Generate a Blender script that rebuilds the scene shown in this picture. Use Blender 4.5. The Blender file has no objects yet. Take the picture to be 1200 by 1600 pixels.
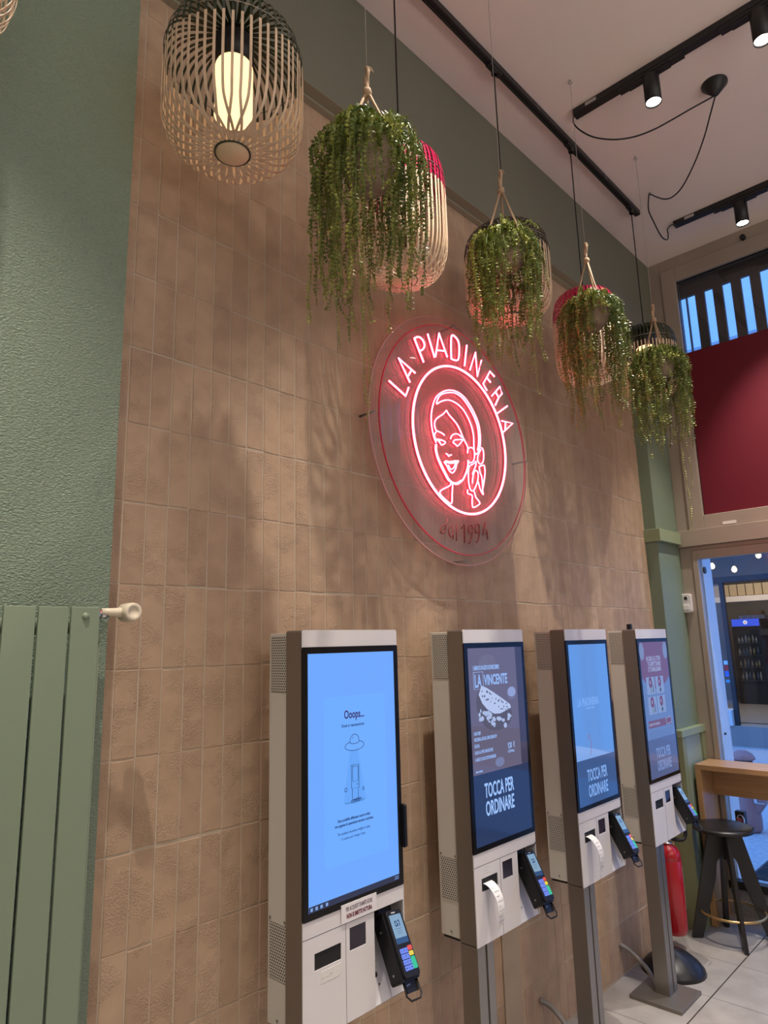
import bpy, bmesh, math, random
from mathutils import Vector, Matrix
sc = bpy.context.scene
COL = sc.collection
# ---------------------------------------------------------------- camera, world, exposure
F_PX = 1054.258
cam_d = bpy.data.cameras.new('camera')
cam = bpy.data.objects.new('camera', cam_d); COL.objects.link(cam)
cam_d.sensor_fit = 'VERTICAL'; cam_d.sensor_height = 24.0; cam_d.lens = F_PX/1600*24.0
cam_d.clip_start = 0.05; cam_d.clip_end = 200
YAW, PITCH, ROLL = 0.7599473864913707, 0.19480338754549578, -0.02599958881301591
_f = Vector((math.cos(PITCH)*math.cos(YAW), math.cos(PITCH)*math.sin(YAW), math.sin(PITCH)))
_s = _f.cross(Vector((0, 0, 1))).normalized(); _u = _s.cross(_f)
_s2 = math.cos(ROLL)*_s + math.sin(ROLL)*_u; _u2 = -math.sin(ROLL)*_s + math.cos(ROLL)*_u
M = Matrix((( _s2.x, _u2.x, -_f.x), (_s2.y, _u2.y, -_f.y), (_s2.z, _u2.z, -_f.z))).to_4x4()
M.translation = Vector((0, -1.85707, 1.81703)); cam.matrix_world = M
sc.camera = cam
sc.view_settings.view_transform = 'Standard'; sc.view_settings.look = 'None'
sc.view_settings.exposure = 0.0; sc.view_settings.gamma = 1.0
sc.view_settings.use_curve_mapping = False
world = bpy.data.worlds.new('dusk_sky'); sc.world = world; world.use_nodes = True
bg = world.node_tree.nodes['Background']
bg.inputs[0].default_value = (0.16, 0.38, 1.0, 1); bg.inputs[1].default_value = 2.7
SPOT_W = 60.0
SPOT_NEAR_W = 300.0
SPOT_COL = (1.0, 0.90, 0.80)
def area_light(name, loc, rot, sx, sy, watt, col):
    d = bpy.data.lights.new(name, 'AREA'); d.shape = 'RECTANGLE'; d.size = sx; d.size_y = sy; d.energy = watt; d.color = col
    o = bpy.data.objects.new(name, d); COL.objects.link(o); o.location = loc; o.rotation_euler = [math.radians(a) for a in rot]; return o
# unseen fill lights added behind the camera to brighten walls and ceiling
area_light('fill_light_rear', (0.8, -5.0, 4.3), (35, 0, 0), 5.5, 1.0, 44, (1.0, .95, .92))
area_light('fill_light_up', (1.0, -4.6, 2.4), (180, 0, 0), 5.5, 1.2, 82, (1.0, .93, .89))
# ---------------------------------------------------------------- dimensions (metres)
XW = 5.149      # window wall
NB = 0.0836     # depth of the brick niche
CEIL = 4.7704
ZK = 4.128      # underside of the green bulkhead
XL, XP = 0.835, 4.741   # niche edges
# ---------------------------------------------------------------- material helpers
MATS = {}
def mat(name, col=(.5, .5, .5), rough=.5, metal=0., emit=None, estr=0., spec=.5, bump=None, var=None, coat=0., trans=0., alpha=1.):
    if name in MATS: return MATS[name]
    m = bpy.data.materials.new(name); m.use_nodes = True; nt = m.node_tree; n = nt.nodes; p = n['Principled BSDF']
    p.inputs['Base Color'].default_value = (*col, 1); p.inputs['Roughness'].default_value = rough
    p.inputs['Metallic'].default_value = metal; p.inputs['Specular IOR Level'].default_value = spec
    p.inputs['Coat Weight'].default_value = coat
    if emit: p.inputs['Emission Color'].default_value = (*emit, 1); p.inputs['Emission Strength'].default_value = estr
    tc = None
    if bump or var:
        tc = n.new('ShaderNodeNewGeometry')
    if bump:   # (scale, strength, distance, kind)
        if bump[3] == 'voronoi':
            t = n.new('ShaderNodeTexVoronoi'); t.feature = 'SMOOTH_F1'; t.inputs['Scale'].default_value = bump[0]; out = t.outputs['Distance']
        else:
            t = n.new('ShaderNodeTexNoise'); t.inputs['Scale'].default_value = bump[0]; t.inputs['Detail'].default_value = 3; out = t.outputs['Fac']
        nt.links.new(tc.outputs['Position'], t.inputs['Vector'])
        b = n.new('ShaderNodeBump'); b.inputs['Strength'].default_value = bump[1]; b.inputs['Distance'].default_value = bump[2]
        nt.links.new(out, b.inputs['Height']); nt.links.new(b.outputs[0], p.inputs['Normal'])
    if var:    # (scale, amount)
        t = n.new('ShaderNodeTexNoise'); t.inputs['Scale'].default_value = var[0]; t.inputs['Detail'].default_value = 4
        nt.links.new(tc.outputs['Position'], t.inputs['Vector'])
        r = n.new('ShaderNodeMapRange'); r.inputs[1].default_value = .3; r.inputs[2].default_value = .7
        r.inputs[3].default_value = 1-var[1]; r.inputs[4].default_value = 1+var[1]
        nt.links.new(t.outputs['Fac'], r.inputs[0])
        h = n.new('ShaderNodeHueSaturation'); h.inputs['Color'].default_value = (*col, 1)
        nt.links.new(r.outputs[0], h.inputs['Value']); nt.links.new(h.outputs[0], p.inputs['Base Color'])
    MATS[name] = m
    return m
def mat_emit(name, col, s):
    if name in MATS: return MATS[name]
    m = bpy.data.materials.new(name); m.use_nodes = True; nt = m.node_tree; nt.nodes.clear()
    e = nt.nodes.new('ShaderNodeEmission'); e.inputs[0].default_value = (*col, 1); e.inputs[1].default_value = s
    o = nt.nodes.new('ShaderNodeOutputMaterial'); nt.links.new(e.outputs[0], o.inputs[0])
    MATS[name] = m; return m
def mat_screen(name, col, s, refl=.04):
    """a lit display behind glass: emission plus a clear gloss"""
    if name in MATS: return MATS[name]
    m = bpy.data.materials.new(name); m.use_nodes = True; nt = m.node_tree; p = nt.nodes['Principled BSDF']
    p.inputs['Base Color'].default_value = (.01, .01, .012, 1); p.inputs['Roughness'].default_value = .06; p.inputs['Specular IOR Level'].default_value = .3
    p.inputs['Emission Color'].default_value = (*col, 1); p.inputs['Emission Strength'].default_value = s
    MATS[name] = m; return m
def mat_glass(name, tint=(1, 1, 1), haze=0.0, hcol=(.9, .9, .9), ior=1.45):
    if name in MATS: return MATS[name]
    m = bpy.data.materials.new(name); m.use_nodes = True; nt = m.node_tree; nt.nodes.clear()
    t = nt.nodes.new('ShaderNodeBsdfTransparent'); t.inputs[0].default_value = (*tint, 1)
    g = nt.nodes.new('ShaderNodeBsdfGlossy'); g.inputs['Roughness'].default_value = .02
    lw = nt.nodes.new('ShaderNodeLayerWeight'); pw = nt.nodes.new('ShaderNodeMath'); pw.operation = 'POWER'; pw.inputs[1].default_value = 5
    nt.links.new(lw.outputs['Facing'], pw.inputs[0]); f = nt.nodes.new('ShaderNodeMath'); f.operation = 'MULTIPLY_ADD'; f.inputs[1].default_value = .9; f.inputs[2].default_value = ((ior-1)/(ior+1))**2
    nt.links.new(pw.outputs[0], f.inputs[0])
    mx = nt.nodes.new('ShaderNodeMixShader'); nt.links.new(f.outputs[0], mx.inputs[0])
    nt.links.new(t.outputs[0], mx.inputs[1]); nt.links.new(g.outputs[0], mx.inputs[2])
    out = mx.outputs[0]
    if haze:
        d = nt.nodes.new('ShaderNodeBsdfDiffuse'); d.inputs[0].default_value = (*hcol, 1)
        m2 = nt.nodes.new('ShaderNodeMixShader'); m2.inputs[0].default_value = haze
        nt.links.new(out, m2.inputs[1]); nt.links.new(d.outputs[0], m2.inputs[2]); out = m2.outputs[0]
    o = nt.nodes.new('ShaderNodeOutputMaterial'); nt.links.new(out, o.inputs[0])
    MATS[name] = m; return m
# ---------------------------------------------------------------- mesh helpers
class MB:
    """collects simple shapes and builds them as one mesh object"""
    def __init__(s): s.v = []; s.f = []; s.sm = []; s.attr = []
    def add(s, vs, fs, smooth=False, a=0.):
        k = len(s.v); s.v += [tuple(v) for v in vs]; s.f += [tuple(i+k for i in f) for f in fs]; s.sm += [smooth]*len(fs); s.attr += [a]*len(vs); return s
    def box(s, x0, x1, y0, y1, z0, z1, a=0.):
        x0, x1 = min(x0, x1), max(x0, x1); y0, y1 = min(y0, y1), max(y0, y1); z0, z1 = min(z0, z1), max(z0, z1)
        v = [(x0,y0,z0),(x1,y0,z0),(x1,y1,z0),(x0,y1,z0),(x0,y0,z1),(x1,y0,z1),(x1,y1,z1),(x0,y1,z1)]
        return s.add(v, [(0,3,2,1),(4,5,6,7),(0,1,5,4),(1,2,6,5),(2,3,7,6),(3,0,4,7)], a=a)
    def tube(s, pts, r, n=8, closed=False, cap=True):
        pts = [Vector(p) for p in pts]; N = len(pts)
        rr = r if isinstance(r, (list, tuple)) else [r]*N
        T = []
        for i in range(N):
            if closed: t = pts[(i+1) % N]-pts[i-1]
            else: t = pts[min(i+1, N-1)]-pts[max(i-1, 0)]
            T.append(t.normalized() if t.length > 1e-9 else Vector((0, 0, 1)))
        up = Vector((0, 0, 1)) if abs(T[0].z) < .9 else Vector((1, 0, 0))
        nrm = (up-T[0]*up.dot(T[0])).normalized(); vs = []
        for i in range(N):
            nrm = (nrm-T[i]*nrm.dot(T[i])); nrm = nrm.normalized() if nrm.length > 1e-6 else T[i].orthogonal().normalized()
            b = T[i].cross(nrm)
            for j in range(n):
                a = 2*math.pi*j/n; vs.append(pts[i]+(nrm*math.cos(a)+b*math.sin(a))*rr[i])
        fs = []
        M_ = N if closed else N-1
        for i in range(M_):
            k = (i+1) % N
            for j in range(n):
                fs.append((i*n+j, i*n+(j+1) % n, k*n+(j+1) % n, k*n+j))
        s.add(vs, fs, True)
        if cap and not closed:
            k = len(s.v)-len(vs)
            s.f += [tuple(k+j for j in reversed(range(n))), tuple(k+(N-1)*n+j for j in range(n))]; s.sm += [False, False]
        return s
    def lathe(s, prof, c=(0, 0, 0), n=32, axis='z', smooth=True, closed=False):
        vs = []; fs = []; c = Vector(c)
        for r, h in prof:
            for j in range(n):
                a = 2*math.pi*j/n; x, y = r*math.cos(a), r*math.sin(a)
                vs.append(c+(Vector((x, y, h)) if axis == 'z' else Vector((x, h, y)) if axis == 'y' else Vector((h, x, y))))
        for i in range(len(prof)-1):
            for j in range(n): fs.append((i*n+j, i*n+(j+1) % n, (i+1)*n+(j+1) % n, (i+1)*n+j))
        s.add(vs, fs, smooth)
        return s
    def disc(s, c, r, n=32, axis='z'):
        return s.lathe([(0.0001, 0), (r, 0)], c, n, axis)
    def prism(s, poly, axis, a0, a1):
        """poly = 2D outline; axis is the extrusion axis"""
        n = len(poly)
        def P(p, t):
            return {'y': (p[0], t, p[1]), 'x': (t, p[0], p[1]), 'z': (p[0], p[1], t)}[axis]
        vs = [P(p, a0) for p in poly]+[P(p, a1) for p in poly]
        fs = [tuple(range(n)), tuple(reversed(range(n, 2*n)))]+[(i, n+i, n+(i+1) % n, (i+1) % n) for i in range(n)]
        return s.add(vs, fs)
    def build(s, name, m, parent=None, bevel=0., loc=None, kind=None, fixn=True, attr=None):
        me = bpy.data.meshes.new(name); me.from_pydata(s.v, [], s.f)
        for p, q in zip(me.polygons, s.sm): p.use_smooth = q
        if attr:
            at = me.attributes.new(attr, 'FLOAT', 'POINT'); at.data.foreach_set('value', s.attr)
        me.update()
        if fixn:
            bm = bmesh.new(); bm.from_mesh(me); bmesh.ops.recalc_face_normals(bm, faces=bm.faces); bm.to_mesh(me); bm.free()
        me.materials.append(m)
        o = bpy.data.objects.new(name, me); COL.objects.link(o)
        if parent is not None: o.parent = parent
        if loc is not None: o.location = loc
        if kind: o['kind'] = kind
        if bevel:
            b = o.modifiers.new('bevel', 'BEVEL'); b.width = bevel; b.segments = 2; b.limit_method = 'ANGLE'
        return o
def thing(name, label, cat, loc=(0, 0, 0), group=None, rz=0.):
    o = bpy.data.objects.new(name, None); COL.objects.link(o); o.location = loc; o.rotation_euler = (0, 0, rz)
    o.empty_display_size = .05
    o['label'] = label; o['category'] = cat
    if group: o['group'] = group
    return o
def tag(o, label, cat, group=None):
    o['label'] = label; o['category'] = cat
    if group: o['group'] = group
    return o
def structure(name, loc=(0, 0, 0)):
    o = bpy.data.objects.new(name, None); COL.objects.link(o); o.location = loc; o['kind'] = 'structure'; o.empty_display_size = .05; return o
def smooth_path(pts, k=6):
    """Catmull-Rom through the points"""
    P = [Vector(p) for p in pts]; out = []
    for i in range(len(P)-1):
        p0, p1, p2, p3 = P[max(i-1, 0)], P[i], P[i+1], P[min(i+2, len(P)-1)]
        for j in range(k):
            t = j/k; out.append(.5*((2*p1)+(p2-p0)*t+(2*p0-5*p1+4*p2-p3)*t*t+(3*p1-p0-3*p2+p3)*t**3))
    out.append(P[-1]); return out
def text_mesh(txt, size, x, z, y, name, m, parent, sx=1., bold=0., align='LEFT', spacing=1., shear=0.):
    """flat lettering in the x-z plane facing -y; (x, z) is the left (or centre) of the baseline"""
    cu = bpy.data.curves.new('lettering', 'FONT'); cu.body = txt; cu.size = size; cu.offset = bold; cu.align_x = align
    cu.space_character = spacing; cu.resolution_u = 3; cu.shear = shear; cu.extrude = .0002
    t = bpy.data.objects.new('lettering', cu); COL.objects.link(t)
    bpy.context.view_layer.update()
    me = bpy.data.meshes.new_from_object(t.evaluated_get(bpy.context.evaluated_depsgraph_get()))
    bpy.data.objects.remove(t); bpy.data.curves.remove(cu)
    for v in me.vertices: v.co = Vector((x+v.co.x*sx, y-v.co.z, z+v.co.y))
    me.materials.clear(); me.materials.append(m); me.name = name
    o = bpy.data.objects.new(name, me); COL.objects.link(o)
    if parent is not None: o.parent = parent
    return o
def rounded_rect(x0, x1, z0, z1, r, n=5):
    out = []
    for cx, cz, a0 in ((x1-r, z1-r, 0), (x0+r, z1-r, 90), (x0+r, z0+r, 180), (x1-r, z0+r, 270)):
        for i in range(n+1):
            a = math.radians(a0+90*i/n); out.append((cx+r*math.cos(a), cz+r*math.sin(a)))
    return out
def plate(mb, x0, x1, z0, z1, yf, yb, holes=()):
    """front plate in x-z from yf (front) to yb with rectangular holes"""
    xs = sorted({x0, x1, *[h[0] for h in holes], *[h[1] for h in holes]}); zs = sorted({z0, z1, *[h[2] for h in holes], *[h[3] for h in holes]})
    xs = [x for x in xs if x0 <= x <= x1]; zs = [z for z in zs if z0 <= z <= z1]
    inh = lambda x, z: any(h[0] < x < h[1] and h[2] < z < h[3] for h in holes)
    for i in range(len(xs)-1):
        for j in range(len(zs)-1):
            if inh((xs[i]+xs[i+1])/2, (zs[j]+zs[j+1])/2): continue
            a, b, c, d = xs[i], xs[i+1], zs[j], zs[j+1]
            mb.add([(a,yf,c),(b,yf,c),(b,yf,d),(a,yf,d)], [(0,1,2,3)]); mb.add([(a,yb,c),(b,yb,c),(b,yb,d),(a,yb,d)], [(3,2,1,0)])
    def rim(a, b, c, d):
        mb.add([(a,yf,c),(b,yf,c),(b,yf,d),(a,yf,d),(a,yb,c),(b,yb,c),(b,yb,d),(a,yb,d)], [(0,4,5,1),(1,5,6,2),(2,6,7,3),(3,7,4,0)])
    rim(x0, x1, z0, z1)
    for h in holes: rim(*h)
# ---------------------------------------------------------------- materials
def plaster(name, col, strength=.9, scale=120.):
    m = bpy.data.materials.new(name); m.use_nodes = True; nt = m.node_tree; n = nt.nodes; p = n['Principled BSDF']
    p.inputs['Base Color'].default_value = (*col, 1); p.inputs['Roughness'].default_value = .42; p.inputs['Specular IOR Level'].default_value = .45
    g = n.new('ShaderNodeNewGeometry')
    mp = n.new('ShaderNodeMapping'); mp.inputs['Scale'].default_value = (1, 1, 1.7); nt.links.new(g.outputs['Position'], mp.inputs[0])
    t = n.new('ShaderNodeTexNoise'); t.inputs['Scale'].default_value = scale; t.inputs['Detail'].default_value = 2.5; t.inputs['Distortion'].default_value = .6
    nt.links.new(mp.outputs[0], t.inputs['Vector'])
    b = n.new('ShaderNodeBump'); b.inputs['Strength'].default_value = strength; b.inputs['Distance'].default_value = .006
    nt.links.new(t.outputs['Fac'], b.inputs['Height']); nt.links.new(b.outputs[0], p.inputs['Normal']); return m
M_GREEN = plaster('green_textured_plaster', (.205, .27, .195))
M_OLIVE = mat('dark_green_paint', (.17, .175, .13), .6, bump=(60, .25, .003, 'noise'))
M_GREENTRIM = mat('green_trim_paint', (.27, .33, .20), .45, bump=(120, .15, .001, 'noise'))
M_CEIL = mat('off_white_ceiling_paint', (.83, .73, .67), .9, bump=(55, .25, .003, 'noise'))
M_FRAME = mat('bronze_anodised_frame', (.40, .335, .275), .42, metal=.25, var=(3, .06))
M_BLACK = mat('matt_black_metal', (.012, .012, .013), .45)
M_BLACKP = mat('black_plastic', (.010, .010, .012), .45, spec=.35)
M_STEEL = mat('brushed_stainless_steel', (.30, .285, .265), .36, metal=.85, bump=(300, .03, .0005, 'noise'))
M_WHITE = mat('white_powder_coat', (.72, .70, .70), .35)
M_WHITE2 = mat('off_white_side_cover', (.60, .58, .52), .45)
M_WOOD = None
def wood(name, c1, c2, axis='y', rough=.35):
    m = bpy.data.materials.new(name); m.use_nodes = True; nt = m.node_tree; n = nt.nodes; p = n['Principled BSDF']; p.inputs['Roughness'].default_value = rough
    g = n.new('ShaderNodeNewGeometry'); mp = n.new('ShaderNodeMapping'); sc_ = {'y': (60, 3, 60), 'x': (3, 60, 60), 'z': (60, 60, 3)}[axis]
    mp.inputs['Scale'].default_value = sc_; nt.links.new(g.outputs['Position'], mp.inputs[0])
    t = n.new('ShaderNodeTexNoise'); t.inputs['Scale'].default_value = 1.0; t.inputs['Detail'].default_value = 5; nt.links.new(mp.outputs[0], t.inputs['Vector'])
    r = n.new('ShaderNodeValToRGB'); r.color_ramp.elements[0].position = .3; r.color_ramp.elements[0].color = (*c1, 1)
    r.color_ramp.elements[1].position = .7; r.color_ramp.elements[1].color = (*c2, 1)
    nt.links.new(t.outputs['Fac'], r.inputs[0]); nt.links.new(r.outputs[0], p.inputs['Base Color']); return m
M_OAKY = wood('oak_veneer_along', (.40, .22, .095), (.52, .31, .15), 'y')
M_OAKZ = wood('oak_veneer_upright', (.40, .22, .095), (.52, .31, .15), 'z')
# terracotta tiles: tone per tile plus pitted relief
def terracotta():
    m = bpy.data.materials.new('rough_terracotta_tile'); m.use_nodes = True; nt = m.node_tree; n = nt.nodes; L = nt.links; p = n['Principled BSDF']
    p.inputs['Roughness'].default_value = .62; p.inputs['Specular IOR Level'].default_value = .35
    g = n.new('ShaderNodeNewGeometry'); at = n.new('ShaderNodeAttribute'); at.attribute_name = 'tone'
    r = n.new('ShaderNodeValToRGB'); e = r.color_ramp.elements
    e[0].position = 0; e[0].color = (.425, .292, .194, 1); e[1].position = 1; e[1].color = (.515, .372, .252, 1)
    e2 = e.new(.35); e2.color = (.455, .316, .211, 1); e3 = e.new(.7); e3.color = (.487, .342, .228, 1)
    L.new(at.outputs['Fac'], r.inputs[0])
    t = n.new('ShaderNodeTexNoise'); t.inputs['Scale'].default_value = 14; t.inputs['Detail'].default_value = 6; L.new(g.outputs['Position'], t.inputs['Vector'])
    mr = n.new('ShaderNodeMapRange'); mr.inputs[1].default_value = .3; mr.inputs[2].default_value = .7; mr.inputs[3].default_value = .93; mr.inputs[4].default_value = 1.07; L.new(t.outputs['Fac'], mr.inputs[0])
    h = n.new('ShaderNodeHueSaturation'); L.new(r.outputs[0], h.inputs['Color']); L.new(mr.outputs[0], h.inputs['Value']); L.new(h.outputs[0], p.inputs['Base Color'])
    # pits: fine noise masked by a broad noise
    t1 = n.new('ShaderNodeTexNoise'); t1.inputs['Scale'].default_value = 180; t1.inputs['Detail'].default_value = 4; t1.inputs['Distortion'].default_value = .15; L.new(g.outputs['Position'], t1.inputs['Vector'])
    t2 = n.new('ShaderNodeTexNoise'); t2.inputs['Scale'].default_value = 11; t2.inputs['Detail'].default_value = 2; L.new(g.outputs['Position'], t2.inputs['Vector'])
    mk = n.new('ShaderNodeMapRange'); mk.inputs[1].default_value = .46; mk.inputs[2].default_value = .62; L.new(t2.outputs['Fac'], mk.inputs[0])
    pt = n.new('ShaderNodeMapRange'); pt.inputs[1].default_value = .38; pt.inputs[2].default_value = .55; L.new(t1.outputs['Fac'], pt.inputs[0])
    mu = n.new('ShaderNodeMath'); mu.operation = 'MULTIPLY'; L.new(mk.outputs[0], mu.inputs[0]); L.new(pt.outputs[0], mu.inputs[1])
    ad = n.new('ShaderNodeMath'); ad.operation = 'MULTIPLY_ADD'; ad.inputs[1].default_value = .5; L.new(t.outputs['Fac'], ad.inputs[0]); L.new(mu.outputs[0], ad.inputs[2])
    b = n.new('ShaderNodeBump'); b.inputs['Strength'].default_value = .52; b.inputs['Distance'].default_value = .005
    L.new(ad.outputs[0], b.inputs['Height']); L.new(b.outputs[0], p.inputs['Normal']); return m
M_TILE = terracotta()
M_GROUT = mat('sandy_grout', (.50, .41, .31), .9)
def floor_tiles():
    m = bpy.data.materials.new('grey_porcelain_floor'); m.use_nodes = True; nt = m.node_tree; n = nt.nodes; L = nt.links; p = n['Principled BSDF']
    p.inputs['Roughness'].default_value = .38
    g = n.new('ShaderNodeNewGeometry'); s = n.new('ShaderNodeSeparateXYZ'); L.new(g.outputs['Position'], s.inputs[0])
    def joint(src, off, pitch, w):
        a = n.new('ShaderNodeMath'); a.operation = 'SUBTRACT'; a.inputs[1].default_value = off; L.new(src, a.inputs[0])
        b = n.new('ShaderNodeMath'); b.operation = 'PINGPONG'; b.inputs[1].default_value = pitch/2; L.new(a.outputs[0], b.inputs[0])
        c = n.new('ShaderNodeMath'); c.operation = 'LESS_THAN'; c.inputs[1].default_value = w; L.new(b.outputs[0], c.inputs[0]); return c.outputs[0]
    jx = joint(s.outputs['X'], 3.478, .457, .0016); jy = joint(s.outputs['Y'], -.347, .914, .0032)
    mx = n.new('ShaderNodeMath'); mx.operation = 'MAXIMUM'; L.new(jx, mx.inputs[0]); L.new(jy, mx.inputs[1])
    t = n.new('ShaderNodeTexNoise'); t.inputs['Scale'].default_value = 6; t.inputs['Detail'].default_value = 8; L.new(g.outputs['Position'], t.inputs['Vector'])
    r = n.new('ShaderNodeValToRGB'); r.color_ramp.elements[0].position = .3; r.color_ramp.elements[0].color = (.27, .255, .24, 1); r.color_ramp.elements[1].position = .7; r.color_ramp.elements[1].color = (.38, .36, .34, 1)
    L.new(t.outputs['Fac'], r.inputs[0])
    mc = n.new('ShaderNodeMix'); mc.data_type = 'RGBA'; L.new(mx.outputs[0], mc.inputs[0]); L.new(r.outputs[0], mc.inputs[6]); mc.inputs[7].default_value = (.04, .035, .03, 1)
    L.new(mc.outputs[2], p.inputs['Base Color']); return m
M_FLOOR = floor_tiles()
# ---------------------------------------------------------------- room shell
MB().box(-3, XW, -6, .25, -.12, 0).build('floor', M_FLOOR, kind='structure')
MB().box(-3, XW+.1, -6, .25, CEIL, CEIL+.12).build('ceiling', M_CEIL, kind='structure')
w = MB(); w.box(-3, XL, 0, .22, 0, CEIL); w.build('wall_left', M_GREEN, kind='structure')
w = MB(); w.box(XL, XW, 0, .22, ZK, CEIL); w.build('wall_bulkhead', M_OLIVE, kind='structure')
MB().box(XP, XW, 0, .22, 0, ZK).build('wall_pier', M_GREEN, kind='structure')
MB().box(-3.12, -3, -6, .22, 0, CEIL).build('wall_rear', mat('warm_grey_paint', (.72, .66, .60), .8), kind='structure')
MB().box(-3, XW, -6.12, -6, 0, CEIL).build('wall_right', mat('warm_grey_paint'), kind='structure')
# tiled niche
rnd = random.Random(7)
w = MB()
w.box(XL, XP, NB+.0012, .20, 0, ZK)
w.build('wall_niche_backing', M_GROUT, kind='structure')
w = MB(); PX, PZ = .0735, .25; x0 = .900-PX; k = 0
zr = [2.265+.25*i for i in range(-10, 9)]
nc = int((XP-x0)/PX)+1
for j in range(len(zr)):
    rowj = 0.
    for i in range(nc):
        if rnd.random() < .45: rowj = rnd.uniform(-.0035, .0035)
        a = x0+i*PX+rnd.uniform(-.0006, .0006); b = a+PX; a += .0009; b -= .0009
        z0 = max(zr[j]+rowj+.0012, .002); z1 = min(zr[j]+PZ+rowj-.0012, ZK-.001)
        if a < XL: a = XL+.001
        if b > XP: b = XP-.001
        if b-a < .01 or z1-z0 < .02: continue
        yo = NB-rnd.uniform(0, .0012); tone = min(1, max(0, rnd.gauss(.5, .2)))
        # front face slightly uneven, soft chipped edge
        e = .0028; nz = 7; vs = []; fs = []
        for q in range(nz+1):
            z = z0+(z1-z0)*q/nz
            ex0 = rnd.uniform(-.0007, .0007); ex1 = rnd.uniform(-.0007, .0007); dz = (e if q == 0 else -e if q == nz else 0)
            vs += [(a+ex0, NB+.0022, z), (a+ex0+e, yo, z+dz), ((a+b)/2, yo-rnd.uniform(0, .0008), z+dz), (b+ex1-e, yo, z+dz), (b+ex1, NB+.0022, z)]
        for q in range(nz):
            for c in range(4):
                u = q*5+c; fs.append((u, u+1, u+6, u+5))
        fs += [(0, 1, 2, 3, 4), tuple(nz*5+u for u in (4, 3, 2, 1, 0))]
        w.add(vs, fs, a=tone)
w.build('wall_niche', M_TILE, kind='structure', fixn=False, attr='tone')
# shadow-gap moulding where tiles meet the bulkhead
MB().box(XL, XP, .052, NB, ZK-.014, ZK).build('trim_1', mat('pale_olive_bead', (.32, .30, .22), .5), kind='structure')
MB().box(XL, XP, .0005, .0515, ZK-.003, ZK).build('trim_5', mat('bounce_lit_soffit', (.27, .26, .19), .6), kind='structure')  # paler than the bulkhead: bounced light from below put into the colour
# pier ledge and lower casing
w = MB(); w.prism([(XP-.018, .0836), (XP-.018, -.032), (XW-.045, -.032), (XW-.045, .0836)], 'z', 2.487, 2.575)
w.build('trim_2', M_GREENTRIM, bevel=.003, kind='structure')
cz = 1.212
casing = structure('trim_3')
w = MB(); w.box(XP-.04, XW-.002, -.046, .083, cz-.045, cz); w.build('casing_cap', M_GREENTRIM, casing, bevel=.002)
w = MB(); w.box(XP-.03, XP+.03, -.040, .083, 0, cz-.0452); w.box(XW-.075, XW-.004, -.040, 0, 0, cz-.0452); w.box(XP+.0303, XW-.0753, -.040, -.001, 0, .14)
w.build('casing_frame', mat('olive_trim_paint', (.23, .26, .14), .5), casing, bevel=.002)
MB().box(XP+.0305, XW-.0755, -.026, -.001, .1403, cz-.0455).build('casing_panel', mat('sage_panel_paint', (.29, .37, .29), .4), casing)
# ---------------------------------------------------------------- window wall
M_GLASS = mat_glass('clear_glass', (.93, .96, .97))
YR = -3.4
MB().box(XW, XW+.24, -6, YR, 0, CEIL).build('wall_front', mat('warm_grey_paint'), kind='structure')
win = structure('window_1')
w = MB()
w.box(XW-.012, XW+.06, -.091, -.0005, 2.59, CEIL-.001)                  # fixed outer frame
w.box(XW-.012, XW+.06, YR, -.091, 4.678, CEIL-.001)
w.build('window_frame', M_FRAME, win, bevel=.002)
w = MB()
for (a, b) in ((-.094, -1.72), (-1.74, YR)):
    w.box(XW-.026, XW+.045, a-.108, a, 2.592, 4.675); w.box(XW-.026, XW+.045, b, b+.108, 2.592, 4.675)
    w.box(XW-.026, XW+.045, b+.1083, a-.1083, 4.558, 4.675); w.box(XW-.026, XW+.045, b+.1083, a-.1083, 2.592, 2.69)
w.build('window_sash', M_FRAME, win, bevel=.003)
w = MB()
for (a, b) in ((-.200, -1.614), (-1.846, YR+.1)):
    w.box(XW+.0, XW+.02, a-.004, a, 2.69, 4.558); w.box(XW, XW+.02, b, a, 4.55, 4.558)
w.build('window_gasket', M_BLACKP, win)
w = MB(); w.box(XW+.018, XW+.022, YR+.1, -.19, 2.685, 4.56); w.build('window_pane', M_GLASS, win)
w = MB(); w.box(XW+.010, XW+.014, -1.62, -.204, 2.69, 3.962); w.box(XW+.010, XW+.014, YR+.1, -1.84, 2.69, 3.962)
w.build('red_panel', mat('dark_red_film', (.130, .009, .020), .5, spec=.3), win)
w = MB(); w.box(XW-.030, XW-.024, -.42, -.33, 2.602, 2.622); w.build('window_catch', mat('pale_catch', (.75, .7, .66), .4), win)
for yy, zz in ((-.33, 4.71), (-.62, 4.70)):
    pass
w = MB(); w.tube([(XW-.04, -.71, 4.70), (XW-.012, -.71, 4.70)], .019, 14); w.build('window_stud', M_BLACK, win)
MB().box(XW-.045, XW+.07, YR, -.0005, 2.470, 2.590).build('trim_4', M_FRAME, kind='structure', bevel=.003)
door = structure('door_1')
w = MB()
w.box(XW-.012, XW+.06, -.088, -.0005, 0, 2.470)
w.box(XW-.012, XW+.06, YR, -.088, 2.440, 2.470)
w.build('door_jamb', M_FRAME, door, bevel=.002)
w = MB()
for (a, b) in ((-.090, -1.25), (-1.27, YR)):
    w.box(XW-.022, XW+.04, a-.036, a, .16, 2.438); w.box(XW-.022, XW+.04, b, b+.06, .16, 2.438)
    w.box(XW-.022, XW+.04, b+.0603, a-.0363, 2.374, 2.438)
w.build('door_leaf_frame', M_FRAME, door, bevel=.002)
w = MB(); w.box(XW-.022, XW+.05, YR, -.088, .165, .215); w.build('door_bottom_rail', M_BLACK, door, bevel=.002)
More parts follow.
